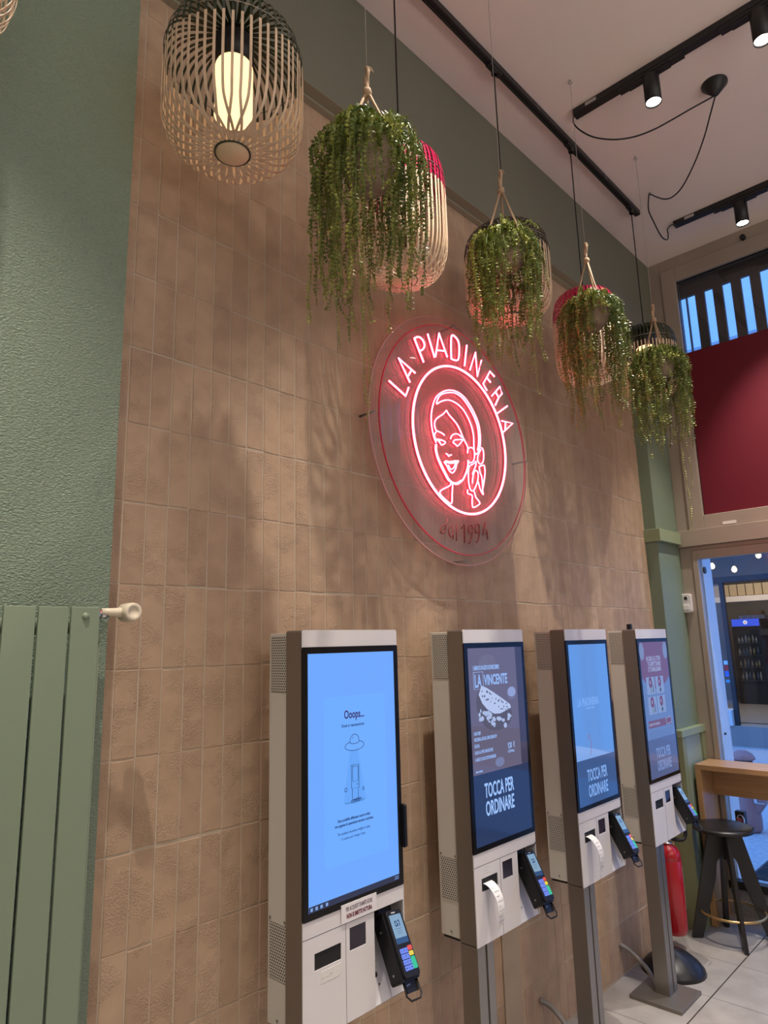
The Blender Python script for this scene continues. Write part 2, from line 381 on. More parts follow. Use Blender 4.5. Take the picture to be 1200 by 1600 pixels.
w = MB(); w.box(XW+.0, XW+.12, YR, -.0, 0, .163); w.build('door_threshold', mat('grey_granite', (.23, .22, .21), .6, var=(80, .3)), door)
w = MB(); w.box(XW+.008, XW+.014, YR+.05, -.12, .21, 2.38); w.build('door_pane', M_GLASS, door)
w = MB(); w.box(XW-.05, XW-.002, -.245, -.185, .565, .665); w.build('lock_case', M_BLACK, door, bevel=.003)
w = MB(); w.tube([(XW-.062, -.222+.018*math.cos(a), .628+.018*math.sin(a)) for a in [i*math.pi/8 for i in range(9)]], .004, 8); w.box(XW-.07, XW-.052, -.245, -.200, .585, .630)
w.build('lock_bolt', mat('polished_chrome', (.8, .8, .82), .15, metal=1.), door, bevel=.002)
# ---------------------------------------------------------------- outside
MB().box(XW+.062, XW+.25, -.126, .6, -.1, 5.2).build('wall_reveal', mat('pale_painted_render', (.78, .80, .82), .8), kind='structure')
for yy, zz, xx in ((-.1265, 2.30, XW+.09), (-.1265, 1.14, XW+.12)):
    tag(MB().tube([(xx, -.126, zz), (xx, -.136, zz)], .025 if zz > 2 else .008, 14).build('rubber_stop', M_BLACK),
        'round black stud high on the blue-lit door reveal' if zz > 2 else 'tiny black stud low on the blue-lit door reveal', 'stud')
MB().box(XW+.12, 40, -14, 30, -.25, -.001).build('ground_street', mat('pale_stone_paving', (.42, .43, .44), .75, var=(25, .18), bump=(40, .3, .004, 'noise')), kind='structure')
# ---------------------------------------------------------------- grille outside the fanlight
w = MB(); gx = XW+.105; y = -.165
w.box(gx, gx+.03, YR, -.13, 4.465, 4.72)
slots = [(-.178, -.222)]+[(-.230-.1312*i, -.293-.1312*i) for i in range(24)]
edge = -.13
for i, (a, b) in enumerate(slots):
    w.box(gx, gx+.03, a, edge, 2.5, 4.465); edge = b
w.box(gx, gx+.03, YR, edge, 2.5, 4.465)
w.box(gx-.02, gx+.06, YR, -.13, 4.56, 4.60); w.box(gx-.03, gx+.0, YR, -.13, 4.63, 4.66)
tag(w.build('window_grille', mat('dark_brown_steel', (.075, .055, .05), .6, var=(4, .25))), 'dark brown slotted metal grille behind the upper window pane', 'grille')
# ---------------------------------------------------------------- track lighting
zt = CEIL-.0005
t = thing('lighting_track', 'long black ceiling track running beside the green bulkhead', 'track', (0, 0, CEIL))
MB().box(-2.6, 4.36, -.272, -.234, CEIL-.036, zt).build('rail', M_BLACK, t, loc=(0, 0, -CEIL), bevel=.002)
w = MB(); w.box(-2.6, 4.352, -.258, -.248, CEIL-.0365, CEIL-.035); w.build('conductor_slot', mat('groove_black', (.004, .004, .004), .8), t, loc=(0, 0, -CEIL))
LX = [(.193, 'g'), (1.04, 'g'), (1.835, 'r'), (2.60, 'b'), (3.40, 'r'), (4.245, 'g')]
for x, k in LX:
    w = MB(); w.box(x-.055, x+.055, -.268, -.238, CEIL-.052, CEIL-.036); w.lathe([(.014, CEIL-.075), (.016, CEIL-.052)], (x, -.253, 0), 12)
    w.build('track_adapter', M_BLACK, t, loc=(0, 0, -CEIL), bevel=.002)
for xs in (2.98, 3.80):
    MB().tube([(xs, -.285, CEIL-.03), (xs, -.285, CEIL-.05), (xs+.008, -.285, CEIL-.058), (xs+.014, -.285, CEIL-.05)], .0018, 6).build('cable_hook', M_STEEL, t, loc=(0, 0, -CEIL))
cross = [(.24, 'short black ceiling track nearest the radiator, running away from the wall'), (1.72, 'black ceiling track above the first ordering kiosk, running away from the wall'),
         (3.208, 'black ceiling track whose near-wall end hangs the first loop of cable'), (4.685, 'black ceiling track nearest the window, with a pale label near its end')]
heads = [-.82, -1.337, -2.15, -3.0]
M_LENS = mat_emit('lit_spot_lens', (1, .93, .84), 22)
hl = {(3.208, -.82): 'black cylinder spotlight hanging below the middle of the nearer cross track',
      (3.208, -1.337): 'black cylinder spotlight cut by the right picture edge, beyond the ceiling rose',
      (4.685, -.82): 'black cylinder spotlight in front of the upper window, on the track nearest the window'}
nsp = 0
for x, lab in cross:
    t = thing('lighting_track', lab, 'track', (x, -2, CEIL))
    t['group'] = 'tracks running away from the wall'
    L0 = (-x, 2, -CEIL)
    MB().box(x-.027, x+.027, -4.4, -.385, CEIL-.036, zt).build('rail', M_BLACK, t, loc=L0, bevel=.002)
    MB().box(x-.0275, x-.0265, -.53, -.465, CEIL-.028, CEIL-.008).build('label_sticker', mat('pale_grey_sticker', (.45, .42, .40), .6), t, loc=L0).__setitem__('label', 'pale grey sticker')
    for hy in heads:
        h = thing('track_spotlight', hl.get((x, hy), 'black cylinder spotlight on a ceiling track'), 'spotlight', (x, hy, 4.70), 'cylinder spotlights')
        w = MB(); w.box(-.024, .024, -.17, .17, .018, .034); w.box(-.020, .020, -.10, .12, .008, .018); w.build('driver_box', M_BLACK, h, bevel=.002)
        w = MB(); w.lathe([(.0001, .006), (.039, .006), (.041, .003), (.041, -.150), (.038, -.150), (.036, -.140)], n=28); w.build('lamp_body', M_BLACK, h)
        w = MB(); w.lathe([(.0001, -.141), (.0365, -.141)], n=28); w.build('lens', M_LENS, h)
        ld = bpy.data.lights.new('spot_beam', 'SPOT'); ld.energy = SPOT_NEAR_W if hy > -1 else SPOT_W; ld.color = SPOT_COL; ld.spot_size = math.radians(66); ld.spot_blend = .8; ld.shadow_soft_size = .022
        lo = bpy.data.objects.new('spot_beam', ld); COL.objects.link(lo); lo.parent = h; lo.location = (0, 0, -.155)
# labels for the heads that cannot be singled out by the dictionary stay shared in their group
# ---------------------------------------------------------------- ceiling rose and its cables
t = thing('ceiling_rose', 'black cone-shaped ceiling rose with two looping cables', 'ceiling rose', (3.575, -1.025, CEIL))
MB().lathe([(.0001, 0), (.066, 0), (.066, -.008), (.012, -.072), (.0001, -.074)], n=36).build('cone', M_BLACK, t)
def cable(pts, r=.0042): return MB().tube(smooth_path(pts, 5), r, 8)
cable([(3.575,-1.02,4.70),(3.563,-.992,4.690),(3.515,-.912,4.650),(3.462,-.823,4.603),(3.409,-.734,4.561),(3.356,-.646,4.539),(3.304,-.559,4.544),(3.253,-.474,4.578),(3.22,-.418,4.629),(3.199,-.383,4.688),(3.198,-.384,4.745)]).build('cable', M_BLACKP, t, loc=(-3.575, 1.025, -CEIL))
cable([(3.58,-1.02,4.70),(3.627,-.975,4.650),(3.696,-.908,4.577),(3.792,-.816,4.52),(3.914,-.698,4.492),(4.014,-.602,4.524),(4.093,-.525,4.591),(4.172,-.449,4.689),(4.228,-.395,4.762),(4.191,-.394,4.69),(4.184,-.393,4.614),(4.248,-.396,4.558),(4.316,-.398,4.512),(4.382,-.4,4.498),(4.45,-.403,4.522),(4.473,-.403,4.572),(4.472,-.403,4.611),(4.54,-.406,4.672),(4.614,-.408,4.711),(4.672,-.40,4.735)]).build('cable', M_BLACKP, t, loc=(-3.575, 1.025, -CEIL))
tag(MB().tube([(4.228, -.395, CEIL), (4.228, -.395, CEIL-.012)], .009, 10).build('cable_clip', M_STEEL), 'small metal clip holding the cable loop to the ceiling', 'clip')
# ---------------------------------------------------------------- bamboo pendant lamps
M_BAMBOO = mat('natural_bamboo_slat', (.74, .56, .38), .5, var=(20, .12))
PAINT = {'g': mat('dark_green_lacquer', (.022, .034, .016), .35), 'b': mat('dark_brown_lacquer', (.035, .028, .018), .35), 'r': mat('crimson_lacquer', (.50, .008, .075), .3)}
def sup(R, H, e, t):
    c, s = math.cos(t), math.sin(t); return R*abs(c)**(2/e), H/2*math.copysign(abs(s)**(2/e), s)
def slat(mb, R, H, th, tw, t0, t1, n, width, thick=.0016, e=4.4, rmin=.045):
    """one bamboo slat following the cage from profile angle t0 to t1; tw twists it where it turns under"""
    ctr = []
    for i in range(n+1):
        t = t0+(t1-t0)*i/n; r, z = sup(R, H, e, t); r = max(r, rmin)
        k = min(1., max(0., (R*.90-r)/(R*.90-rmin)))**1.2
        a = th+tw*k; ctr.append((r, z, a))
    vs = []
    for i, (r, z, a) in enumerate(ctr):
        p0 = ctr[max(i-1, 0)]; p1 = ctr[min(i+1, n)]
        dr, dz = p1[0]-p0[0], p1[1]-p0[1]; l = math.hypot(dr, dz) or 1; nr, nz = dz/l, -dr/l
        da = (p1[2]-p0[2])*r; ds = l; ang = math.atan2(da, ds)
        tx, ty = -math.sin(a), math.cos(a)                    # tangential direction
        w2 = width/2/max(.35, math.cos(ang))
        for sgn, off in ((-1, 0), (1, 0), (1, thick), (-1, thick)):
            rr = r-nr*off; zz = z-nz*off
            vs.append((rr*math.cos(a)+tx*w2*sgn, rr*math.sin(a)+ty*w2*sgn, zz))
    fs = []
    for i in range(n):
        for q in range(4): fs.append((i*4+q, i*4+(q+1) % 4, i*4+4+(q+1) % 4, i*4+4+q))
    fs += [(0, 1, 2, 3), (n*4+3, n*4+2, n*4+1, n*4)]
    mb.add(vs, fs)
def make_lamp(kind, lit, label, x, z, R, H):
    t = thing('pendant_lamp', label, 'pendant lamp', (x, -.253, z), 'bamboo cage pendant lamps')
    NS = 26; tsplit = .11 if kind != 'r' else .085
    lo = MB(); up = MB(); wdt = .0082
    for i in range(NS*2):
        th = 2*math.pi*i/(NS*2); tw = math.radians(15) if i % 2 else -math.radians(11)
        slat(lo, R*(1. if i % 2 else .988), H, th, tw, -math.pi/2+.02, tsplit, 22, wdt)
        slat(up, R*(1. if i % 2 else .988), H, th, tw*.2, tsplit, math.pi/2-.02, 14, wdt)
    lo.build('bamboo_slats', M_BAMBOO, t, fixn=False); up.build('painted_crown', PAINT[kind], t, fixn=False).__setitem__('label', {'r': 'crimson slats', 'g': 'dark green slats', 'b': 'dark brown slats'}[kind])
    w = MB(); w.lathe([(.0001, -H/2-.006), (.050, -H/2-.006), (.052, -H/2-.001), (.052, -H/2+.008)], n=32); w.build('bottom_plate', mat('woven_bamboo_disc', (.85, .66, .42), .6, bump=(500, .4, .001, 'noise')), t)
    w = MB(); w.tube([(.055*math.cos(a), .055*math.sin(a), -H/2-.002) for a in [i*math.pi/16 for i in range(32)]], .0026, 6, closed=True); w.build('bottom_ring', PAINT['g'] if kind != 'r' else mat('aged_bamboo', (.35, .24, .14), .6), t)
    w = MB(); w.tube([((R*.985)*math.cos(a), (R*.985)*math.sin(a), H*.26) for a in [i*math.pi/24 for i in range(48)]], .0015, 5, closed=True); w.build('hoop', M_STEEL, t)
    dh = H*.42; zt_ = H*.22
    if lit: dm = mat_emit('glowing_paper_diffuser', (1.0, .62, .28), 2.3)
    else: dm = mat('unlit_paper_diffuser', (.55, .42, .30), .8)
    w = MB(); w.lathe([(.0001, zt_), (.057, zt_), (.060, zt_-.008), (.060, zt_-dh), (.057, zt_-dh), (.055, zt_-dh+.01)], n=28); w.build('diffuser', dm, t)
    if lit:
        w = MB(); w.lathe([(.0001, zt_-.05), (.018, zt_-.06), (.026, zt_-.085), (.018, zt_-.11), (.0001, zt_-.118)], (0, -.0, 0), 16)
        w.build('bulb', mat_emit('bright_bulb', (1, .85, .6), 30), t)
    w = MB(); w.lathe([(.0001, H/2-.03), (.062, H/2-.03), (.062, zt_), (.058, zt_)], n=28); w.build('lampholder_cup', M_BLACK, t)
    w = MB(); w.lathe([(.0001, H/2+.012), (.02, H/2+.01), (.052, H/2-.002), (.052, H/2-.008)], n=28); w.build('top_plate', PAINT[kind], t)
    MB().tube([(0, 0, H/2), (0, 0, CEIL-.07-z)], .0036, 8).build('cord', M_BLACKP, t)
    return t
G_, R_ = (.212, .43), (.182, .555)
make_lamp('g', False, 'bamboo lamp cut off by the top left corner of the picture', .193, 3.488, *G_)
make_lamp('g', True, 'largest-looking lit bamboo lamp with dark green top, in front of the left wall edge', 1.04, 3.565, .222, .44)
make_lamp('r', False, 'tall crimson-topped bamboo lamp behind the first hanging plant', 1.835, 3.505, *R_)
make_lamp('b', False, 'brown-topped bamboo lamp directly behind the second hanging plant', 2.60, 3.565, .206, .45)
make_lamp('r', False, 'crimson-topped bamboo lamp behind the third hanging plant', 3.395, 3.50, .182, .535)
make_lamp('g', True, 'lit bamboo lamp behind the fourth plant, nearest the window', 4.245, 3.60, .19, .47)
# ---------------------------------------------------------------- hanging plants
def leaf_mat(name, c0, c1):
    m = bpy.data.materials.new(name); m.use_nodes = True; nt = m.node_tree; n = nt.nodes; p = n['Principled BSDF']; p.inputs['Roughness'].default_value = .45
    at = n.new('ShaderNodeAttribute'); at.attribute_name = 'tone'; r = n.new('ShaderNodeValToRGB')
    r.color_ramp.elements[0].color = (*c0, 1); r.color_ramp.elements[1].color = (*c1, 1); e = r.color_ramp.elements.new(.6); e.color = tuple((a+b)/2*.95 for a, b in zip(c0, c1))+(1,)
    nt.links.new(at.outputs['Fac'], r.inputs[0]); nt.links.new(r.outputs[0], p.inputs['Base Color'])
    p.inputs['Subsurface Weight'].default_value = 0.; MATS[name] = m; return m
M_LEAF = leaf_mat('glossy_green_leaves', (.065, .12, .022), (.46, .47, .10))
M_COIR = mat('coir_fibre_pot', (.36, .26, .19), .95, bump=(160, .9, .006, 'noise'), var=(30, .2))
M_JUTE = mat('jute_rope', (.44, .31, .20), .9, bump=(400, .6, .002, 'noise'))
def vine(mb, rnd, pts, tone, leaf=.0165, step=.0128, dens=1.):
    P = smooth_path(pts, 6); s = 0.; a0 = rnd.uniform(0, 6.28); k = 0
    mb.tube(P[::2]+[P[-1]], .0011, 3, cap=False)
    mb.attr[-(len(P[::2])+1)*3:] = [tone*.6]*((len(P[::2])+1)*3)
    L = sum((P[i+1]-P[i]).length for i in range(len(P)-1)); acc = 0.
    for i in range(len(P)-1):
        seg = P[i+1]-P[i]; l = seg.length
        if l < 1e-6: continue
        d = seg/l
        while s < acc+l:
            c = P[i]+d*(s-acc); fr = s/L; s += step*rnd.uniform(.8, 1.25)
            a = a0+k*.35+rnd.uniform(-.4, .4); k += 1
            side = d.orthogonal().normalized(); side.rotate(Matrix.Rotation(a, 3, d))
            for sg in (1, -1):
                if rnd.random() > dens: continue
                q = (side*sg*.9+d*rnd.uniform(-.1, .45)).normalized(); ln = leaf*rnd.uniform(.75, 1.2)*(1.1-.35*fr); wd = ln*.40
                up = d.cross(q).normalized(); wv = up*wd
                fold = d*(-.16*ln)
                wv = (up*.75+d*.65).normalized()*wd
                mb.add([c, c+q*ln*.45+wv+fold, c+q*ln, c+q*ln*.45-wv+fold, c+q*ln*.5], [(0, 1, 4), (1, 2, 4), (2, 3, 4), (3, 0, 4)],
                       a=min(1, max(0, tone+.35*fr*fr+rnd.uniform(-.16, .16))))
        acc += l
def make_plant(label, x, z_rope, z_top, z_pot, R, zlow, seed, extra=(), lean=(0, 0), pot_r=.085, yellow=0., ylean=0., gap=None):
    y = -.48; rnd = random.Random(seed)
    t = thing('hanging_plant', label, 'hanging plant', (x, y, z_pot), 'trailing plants in rope hangers')
    zp = z_top-z_pot-.055
    w = MB(); prof = [(.0001, 0), (pot_r*.55, .004), (pot_r*.85, .03), (pot_r, zp*.45), (pot_r*1.02, zp*.8), (pot_r*.98, zp*.9), (pot_r*.9, zp*.86), (.0001, zp*.84)]
    w.lathe(prof, n=28); w.build('pot', M_COIR, t)
    # rope hanger: knot, loop and three strands
    w = MB(); zr_ = z_rope-z_pot; zk = zr_-.10
    w.tube(smooth_path([(0, 0, zr_), (.004, 0, zr_-.02), (-.003, .002, zr_-.05), (0, 0, zk)], 4), .0075, 8)
    w.tube(smooth_path([(.01, 0, zr_-.006), (-.004, -.008, zr_-.03), (.006, .004, zk+.02), (0, 0, zk)], 4), .006, 8)
    w.lathe([(.0001, -.018), (.014, -.012), (.016, 0), (.013, .012), (.0001, .018)], (0, 0, zk), 10)
    for i in range(3):
        a = 2*math.pi*i/3+seed; q = pot_r*.95
        w.tube([(.004*math.cos(a), .004*math.sin(a), zk), (q*.55*math.cos(a), q*.55*math.sin(a), zp+(zk-zp)*.42), (q*math.cos(a), q*math.sin(a), zp*.92), (pot_r*1.03*math.cos(a), pot_r*1.03*math.sin(a), zp*.45), (pot_r*.5*math.cos(a), pot_r*.5*math.sin(a), -.002)], .0048, 8)
    w.tube(smooth_path([(.0, 0, zr_-.004), (.012, -.004, zr_+.004), (.026, -.004, zr_-.006)], 4), .003, 6)
    w.build('rope_hanger', M_JUTE, t)
    MB().tube([(0, 0, zr_-.005), (0, 0, CEIL-.02-z_pot)], .0011, 6).build('hanging_wire', mat('thin_pale_wire', (.42, .38, .33), .5), t)
    w = MB(); zc = CEIL-z_pot
    w.tube([(-.0065*math.cos(a), .0065*math.cos(a), zc-.018+.009*math.sin(a)) for a in [i*math.pi/6 for i in range(12)]], .002, 6, closed=True); w.tube([(0, 0, zc-.0005), (0, 0, zc-.009)], .003, 6)
    w.build('ceiling_hook', M_STEEL, t)
    f = MB(); lens = zlow-z_pot
    N = 118
    for i in range(N):
        th = 2*math.pi*(i+rnd.random()*.8)/N; r0 = pot_r*rnd.uniform(.15, .85)
        rr = R*rnd.uniform(.52, 1.0); 
        ca, sa = math.cos(th), math.sin(th)
        cx, cy = lean[0]*rnd.random(), lean[1]*rnd.random()
        L = rnd.random()
        zend = zp*.25+(lens-zp*.25)*(L**.5)*(.68+.32*rnd.random())
        if gap and abs((th-gap+math.pi) % (2*math.pi)-math.pi) < .40 and L > .25: zend = rnd.uniform(.02, .10)
        ztop = zp+rnd.uniform(-.015, .02)
        wob = lambda s: rnd.uniform(-s, s)
        pts = [(r0*ca, r0*sa, zp*.86), (r0*ca+(rr-r0)*.45*ca, r0*sa+(rr-r0)*.45*sa, ztop), (rr*.94*ca+cx*.4, rr*.94*sa+cy*.4, ztop-.05-.04*rnd.random())]
        z = pts[-1][2]; m = max(2, int((z-zend)/.10)); r1 = rr*rnd.uniform(.78, 1.02)
        for q in range(1, m+1):
            fr = q/m; pts.append(((rr+(r1-rr)*fr)*ca+cx*(.4+.6*fr)+wob(.010), (rr+(r1-rr)*fr)*sa+cy*(.4+.6*fr)+wob(.010), z+(zend-z)*fr))
        pts[-1] = (pts[-1][0]+wob(.02), pts[-1][1]+wob(.02), pts[-1][2]+.008)
        vine(f, rnd, pts, min(1, max(0, rnd.gauss(.25+yellow, .17))), dens=.93)
    for i in range(90):            # short bushy crown
        th = rnd.uniform(0, 6.28); r = pot_r*rnd.uniform(.1, 1.1); q = rnd.uniform(.02, .055); o = rnd.uniform(.3, 1.2)
        vine(f, rnd, [(r*math.cos(th), r*math.sin(th), zp*.82), (r*1.1*math.cos(th), r*1.1*math.sin(th), zp*.82+q*.7), ((r+q*o)*math.cos(th), (r+q*o)*math.sin(th), zp*.82+q*.8), ((r+q*o*1.5)*math.cos(th), (r+q*o*1.5)*math.sin(th), zp*.82+q*.1)], min(1, max(0, rnd.gauss(.35+yellow, .2))))
    for (dx, dy, ze) in extra:
        zz = ze-z_pot; vine(f, rnd, [(dx*.3, dy*.3, zp*.86), (dx*.8, dy*.8, zp*1.02), (dx, dy, zp*.6)]+[(dx+rnd.uniform(-.012, .012), dy+rnd.uniform(-.012, .012), zp*.6+(zz-zp*.6)*k/7) for k in range(1, 8)], .85, leaf=.010)
    f.build('trailing_foliage', M_LEAF, t, fixn=False, attr='tone')
    return t
make_plant('first and fullest hanging plant, spilling over the left side, nearest the big green-topped lamp', 1.42, 3.765, 3.535, 3.285, .205, 2.74, 3, extra=[(-.075, -.03, 2.52), (-.13, .02, 2.70), (-.06, -.02, 2.45)], lean=(-.05, 0), pot_r=.088, gap=-2.0)
make_plant('second hanging plant, in front of the brown-topped lamp above the neon lettering', 2.225, 3.805, 3.535, 3.335, .165, 2.87, 11, yellow=.08, extra=[(.10, -.05, 2.80)], gap=-2.2)
make_plant('third hanging plant, in front of the second crimson-topped lamp', 2.985, 3.80, 3.520, 3.325, .175, 2.76, 23, yellow=.02, gap=-2.3)
make_plant('fourth hanging plant, nearest the red window panel', 3.81, 3.765, 3.505, 3.30, .175, 2.80, 31, yellow=-.02, extra=[(.13, -.04, 2.42), (.16, -.05, 2.66)], gap=-2.2)
# ---------------------------------------------------------------- neon sign
FACE={'hair':[[2.289,2.706],[2.273,2.733],[2.261,2.782],[2.262,2.834],[2.278,2.886],[2.303,2.928],[2.346,2.962],[2.395,2.985],[2.452,2.995],[2.509,2.986],[2.558,2.956],[2.599,2.914],[2.626,2.868],[2.634,2.813],[2.627,2.756],[2.609,2.724],[2.59,2.709]],'hair2':[[2.313,2.924],[2.345,2.952],[2.401,2.975],[2.451,2.984],[2.502,2.974],[2.546,2.945],[2.586,2.905],[2.613,2.86],[2.62,2.811],[2.615,2.763],[2.604,2.733]],'band':[[2.323,2.934],[2.309,2.912],[2.304,2.895],[2.336,2.914],[2.378,2.932],[2.419,2.938],[2.468,2.931],[2.51,2.912],[2.544,2.878],[2.567,2.841],[2.578,2.797],[2.576,2.746],[2.579,2.718],[2.59,2.709]],'hairline':[[2.374,2.88],[2.393,2.863],[2.42,2.848],[2.447,2.832],[2.47,2.808],[2.492,2.774],[2.512,2.751],[2.526,2.731],[2.521,2.703]],'fringe':[[2.374,2.88],[2.345,2.854],[2.317,2.836],[2.291,2.815],[2.282,2.791],[2.29,2.767],[2.312,2.763],[2.332,2.761],[2.352,2.755]],'templ':[[2.292,2.758],[2.28,2.745],[2.281,2.73],[2.296,2.72],[2.32,2.724]],'eyeL':[[2.29,2.723],[2.317,2.727],[2.343,2.726],[2.356,2.722],[2.342,2.71],[2.325,2.704],[2.316,2.712],[2.303,2.719]],'browR':[[2.395,2.747],[2.407,2.765],[2.436,2.78],[2.464,2.78],[2.481,2.772]],'eyeR':[[2.412,2.733],[2.426,2.747],[2.455,2.755],[2.491,2.763],[2.476,2.748],[2.464,2.736],[2.445,2.722],[2.432,2.727],[2.412,2.733]],'nose':[[2.356,2.668],[2.366,2.667],[2.376,2.66],[2.386,2.667],[2.397,2.67]],'mouth':[[2.34,2.625],[2.357,2.634],[2.377,2.634],[2.405,2.641],[2.426,2.647],[2.448,2.649],[2.432,2.633],[2.423,2.609],[2.408,2.591],[2.394,2.584],[2.374,2.592],[2.359,2.611],[2.34,2.625]],'lip':[[2.353,2.626],[2.39,2.629],[2.425,2.639],[2.436,2.644]],'lip2':[[2.369,2.617],[2.378,2.606],[2.388,2.6],[2.406,2.608],[2.417,2.621],[2.423,2.632]],'jaw':[[2.289,2.699],[2.287,2.671],[2.298,2.639],[2.322,2.604],[2.346,2.574],[2.371,2.548],[2.404,2.536],[2.432,2.538],[2.468,2.559],[2.491,2.585],[2.507,2.61],[2.521,2.644],[2.523,2.667]],'jaw2':[[2.283,2.696],[2.282,2.668],[2.293,2.636],[2.316,2.601],[2.341,2.571],[2.367,2.544],[2.403,2.539],[2.428,2.542],[2.461,2.56]],'ear':[[2.522,2.703],[2.527,2.722],[2.547,2.735],[2.572,2.733],[2.578,2.709],[2.572,2.68],[2.555,2.664],[2.537,2.658],[2.523,2.667]],'neck':[[2.384,2.537],[2.372,2.52],[2.314,2.492],[2.3,2.478],[2.312,2.463],[2.377,2.438],[2.388,2.482],[2.396,2.535]],'braid1':[[2.587,2.674],[2.562,2.656],[2.535,2.642],[2.522,2.617],[2.519,2.572],[2.523,2.541],[2.531,2.525],[2.551,2.523],[2.575,2.549],[2.594,2.584],[2.599,2.612],[2.593,2.625],[2.576,2.626],[2.561,2.606],[2.552,2.582],[2.548,2.559]],'braid2':[[2.587,2.674],[2.584,2.655],[2.567,2.627],[2.552,2.604]],'braid3':[[2.638,2.753],[2.652,2.742],[2.653,2.709],[2.643,2.68],[2.619,2.666],[2.601,2.681],[2.608,2.71],[2.633,2.741]],'braid4':[[2.61,2.651],[2.637,2.662],[2.654,2.663],[2.657,2.631],[2.646,2.588],[2.638,2.564],[2.628,2.539],[2.632,2.517],[2.614,2.533],[2.602,2.558],[2.596,2.575]],'braid5':[[2.61,2.651],[2.615,2.624],[2.628,2.603],[2.63,2.567],[2.63,2.54]],'collar':[[2.509,2.522],[2.507,2.504],[2.541,2.499],[2.539,2.473],[2.544,2.442],[2.597,2.465],[2.591,2.48],[2.57,2.495],[2.559,2.522]]}
LETTERS=[('L',[[[1.987,2.919],[2.091,2.878],[2.113,2.923]]]),('A',[[[2.123,2.949],[2.053,3.042],[2.16,3.004]],[[2.111,2.975],[2.136,3.011]]]),('P',[[[2.223,3.073],[2.163,3.171]],[[2.163,3.171],[2.194,3.188],[2.223,3.181],[2.233,3.158],[2.217,3.133],[2.192,3.12]]]),('I',[[[2.259,3.225],[2.303,3.121]]]),('A',[[[2.31,3.127],[2.344,3.256],[2.4,3.152]],[[2.32,3.163],[2.385,3.179]]]),('D',[[[2.43,3.153],[2.439,3.269],[2.473,3.278],[2.496,3.256],[2.496,3.207],[2.485,3.167],[2.461,3.155],[2.43,3.153]]]),('I',[[[2.562,3.265],[2.534,3.148]]]),('N',[[[2.577,3.139],[2.632,3.249],[2.638,3.122],[2.681,3.222]]]),('E',[[[2.789,3.164],[2.752,3.182],[2.684,3.096],[2.714,3.068]],[[2.718,3.139],[2.751,3.122]]]),('R',[[[2.755,3.05],[2.834,3.12],[2.851,3.087],[2.817,3.057],[2.791,3.08]],[[2.817,3.057],[2.781,3.006]]]),('I',[[[2.893,3.029],[2.792,2.964]]]),('A',[[[2.832,2.934],[2.935,2.944],[2.828,2.867]],[[2.867,2.936],[2.859,2.892]]])]
DAL=[('d',[[[2.336,2.338],[2.311,2.328],[2.301,2.303],[2.315,2.296],[2.332,2.31]],[[2.354,2.37],[2.327,2.298]]]),('a',[[[2.389,2.338],[2.369,2.332],[2.359,2.305],[2.373,2.286],[2.387,2.304]],[[2.389,2.338],[2.387,2.277]]]),('l',[[[2.421,2.348],[2.412,2.271]]]),('1',[[[2.455,2.334],[2.479,2.354],[2.472,2.267]]]),('9',[[[2.536,2.332],[2.517,2.318],[2.507,2.333],[2.516,2.354],[2.533,2.355],[2.538,2.332],[2.527,2.294],[2.505,2.268]]]),('9',[[[2.593,2.342],[2.571,2.323],[2.559,2.338],[2.569,2.364],[2.588,2.366],[2.594,2.342],[2.584,2.3],[2.563,2.277]]]),('4',[[[2.645,2.381],[2.617,2.319],[2.661,2.332]],[[2.652,2.348],[2.657,2.3]]])]
M_NEON = mat_emit('lit_red_neon_tube', (1.0, .105, .17), 13.0)
M_NEONBACK = mat('red_silicone_backing', (.75, .03, .08), .4)
M_DEAD = mat('unlit_red_neon_tube', (.26, .05, .05), .35, spec=.5)
M_ACR = mat_glass('hazed_clear_acrylic', (.95, .93, .93), 0.06, (.9, .85, .85), 1.35)  # pinkish haze mixed into clear acrylic to stand in for the neon halo
M_ACRE = mat('acrylic_cut_edge', (.62, .34, .32), .25, spec=.6)
M_ACRR = mat('red_lit_acrylic_edge', (.70, .06, .10), .25, spec=.6)  # neon light caught by the clear edge, put into its red base colour
t = thing('neon_sign', 'round clear sign with glowing red neon lettering and a smiling woman with a braid', 'neon sign', (2.49, 0, 2.768))
LN = (-2.49, 0, -2.768)
def disc_plate(R, y0, y1, m, name):
    w = MB(); w.lathe([(.0001, y0), (R, y0)], n=96, axis='y'); w.lathe([(.0001, y1), (R, y1)], n=96, axis='y')
    return w.build(name, m, t)
disc_plate(.602, .012, .020, M_ACR, 'backing_disc')
w = MB(); w.lathe([(.602, .0115), (.602, .0205)], n=96, axis='y'); w.lathe([(.6022, .0115), (.597, .0115)], n=96, axis='y'); w.build('backing_disc_edge', M_ACRE, t)
disc_plate(.556, -.006, .000, M_ACR, 'front_disc')
w = MB(); w.lathe([(.556, -.0062), (.556, .0002)], n=96, axis='y'); w.lathe([(.5562, -.0062), (.552, -.0062)], n=96, axis='y'); w.build('front_disc_edge', M_ACRR, t)
def tube2(strokes, name, r=.0042, m=None, closed=False, sm=True, back=True, y=-.018, label=None):
    w = MB(); b = MB()
    for st in strokes:
        P = [(p[0], y, p[1]) for p in st]
        if sm and len(P) > 3: P = [tuple(v) for v in smooth_path(P, 5)]
        w.tube(P, r, 8, closed)
        if back: b.tube([(p[0], y+.008, p[2]) for p in P], r*.95, 6, closed)
    o = w.build(name, m or M_NEON, t, loc=LN)
    if back:
        k = b.build('tube_backing', M_NEONBACK, o)
    if label: o['label'] = label
    return o
tube2([[(2.489+.3565*math.cos(a), 2.762+.3565*math.sin(a)) for a in [i*math.pi/48 for i in range(96)]]], 'ring_tube', .0052, closed=True, sm=False)
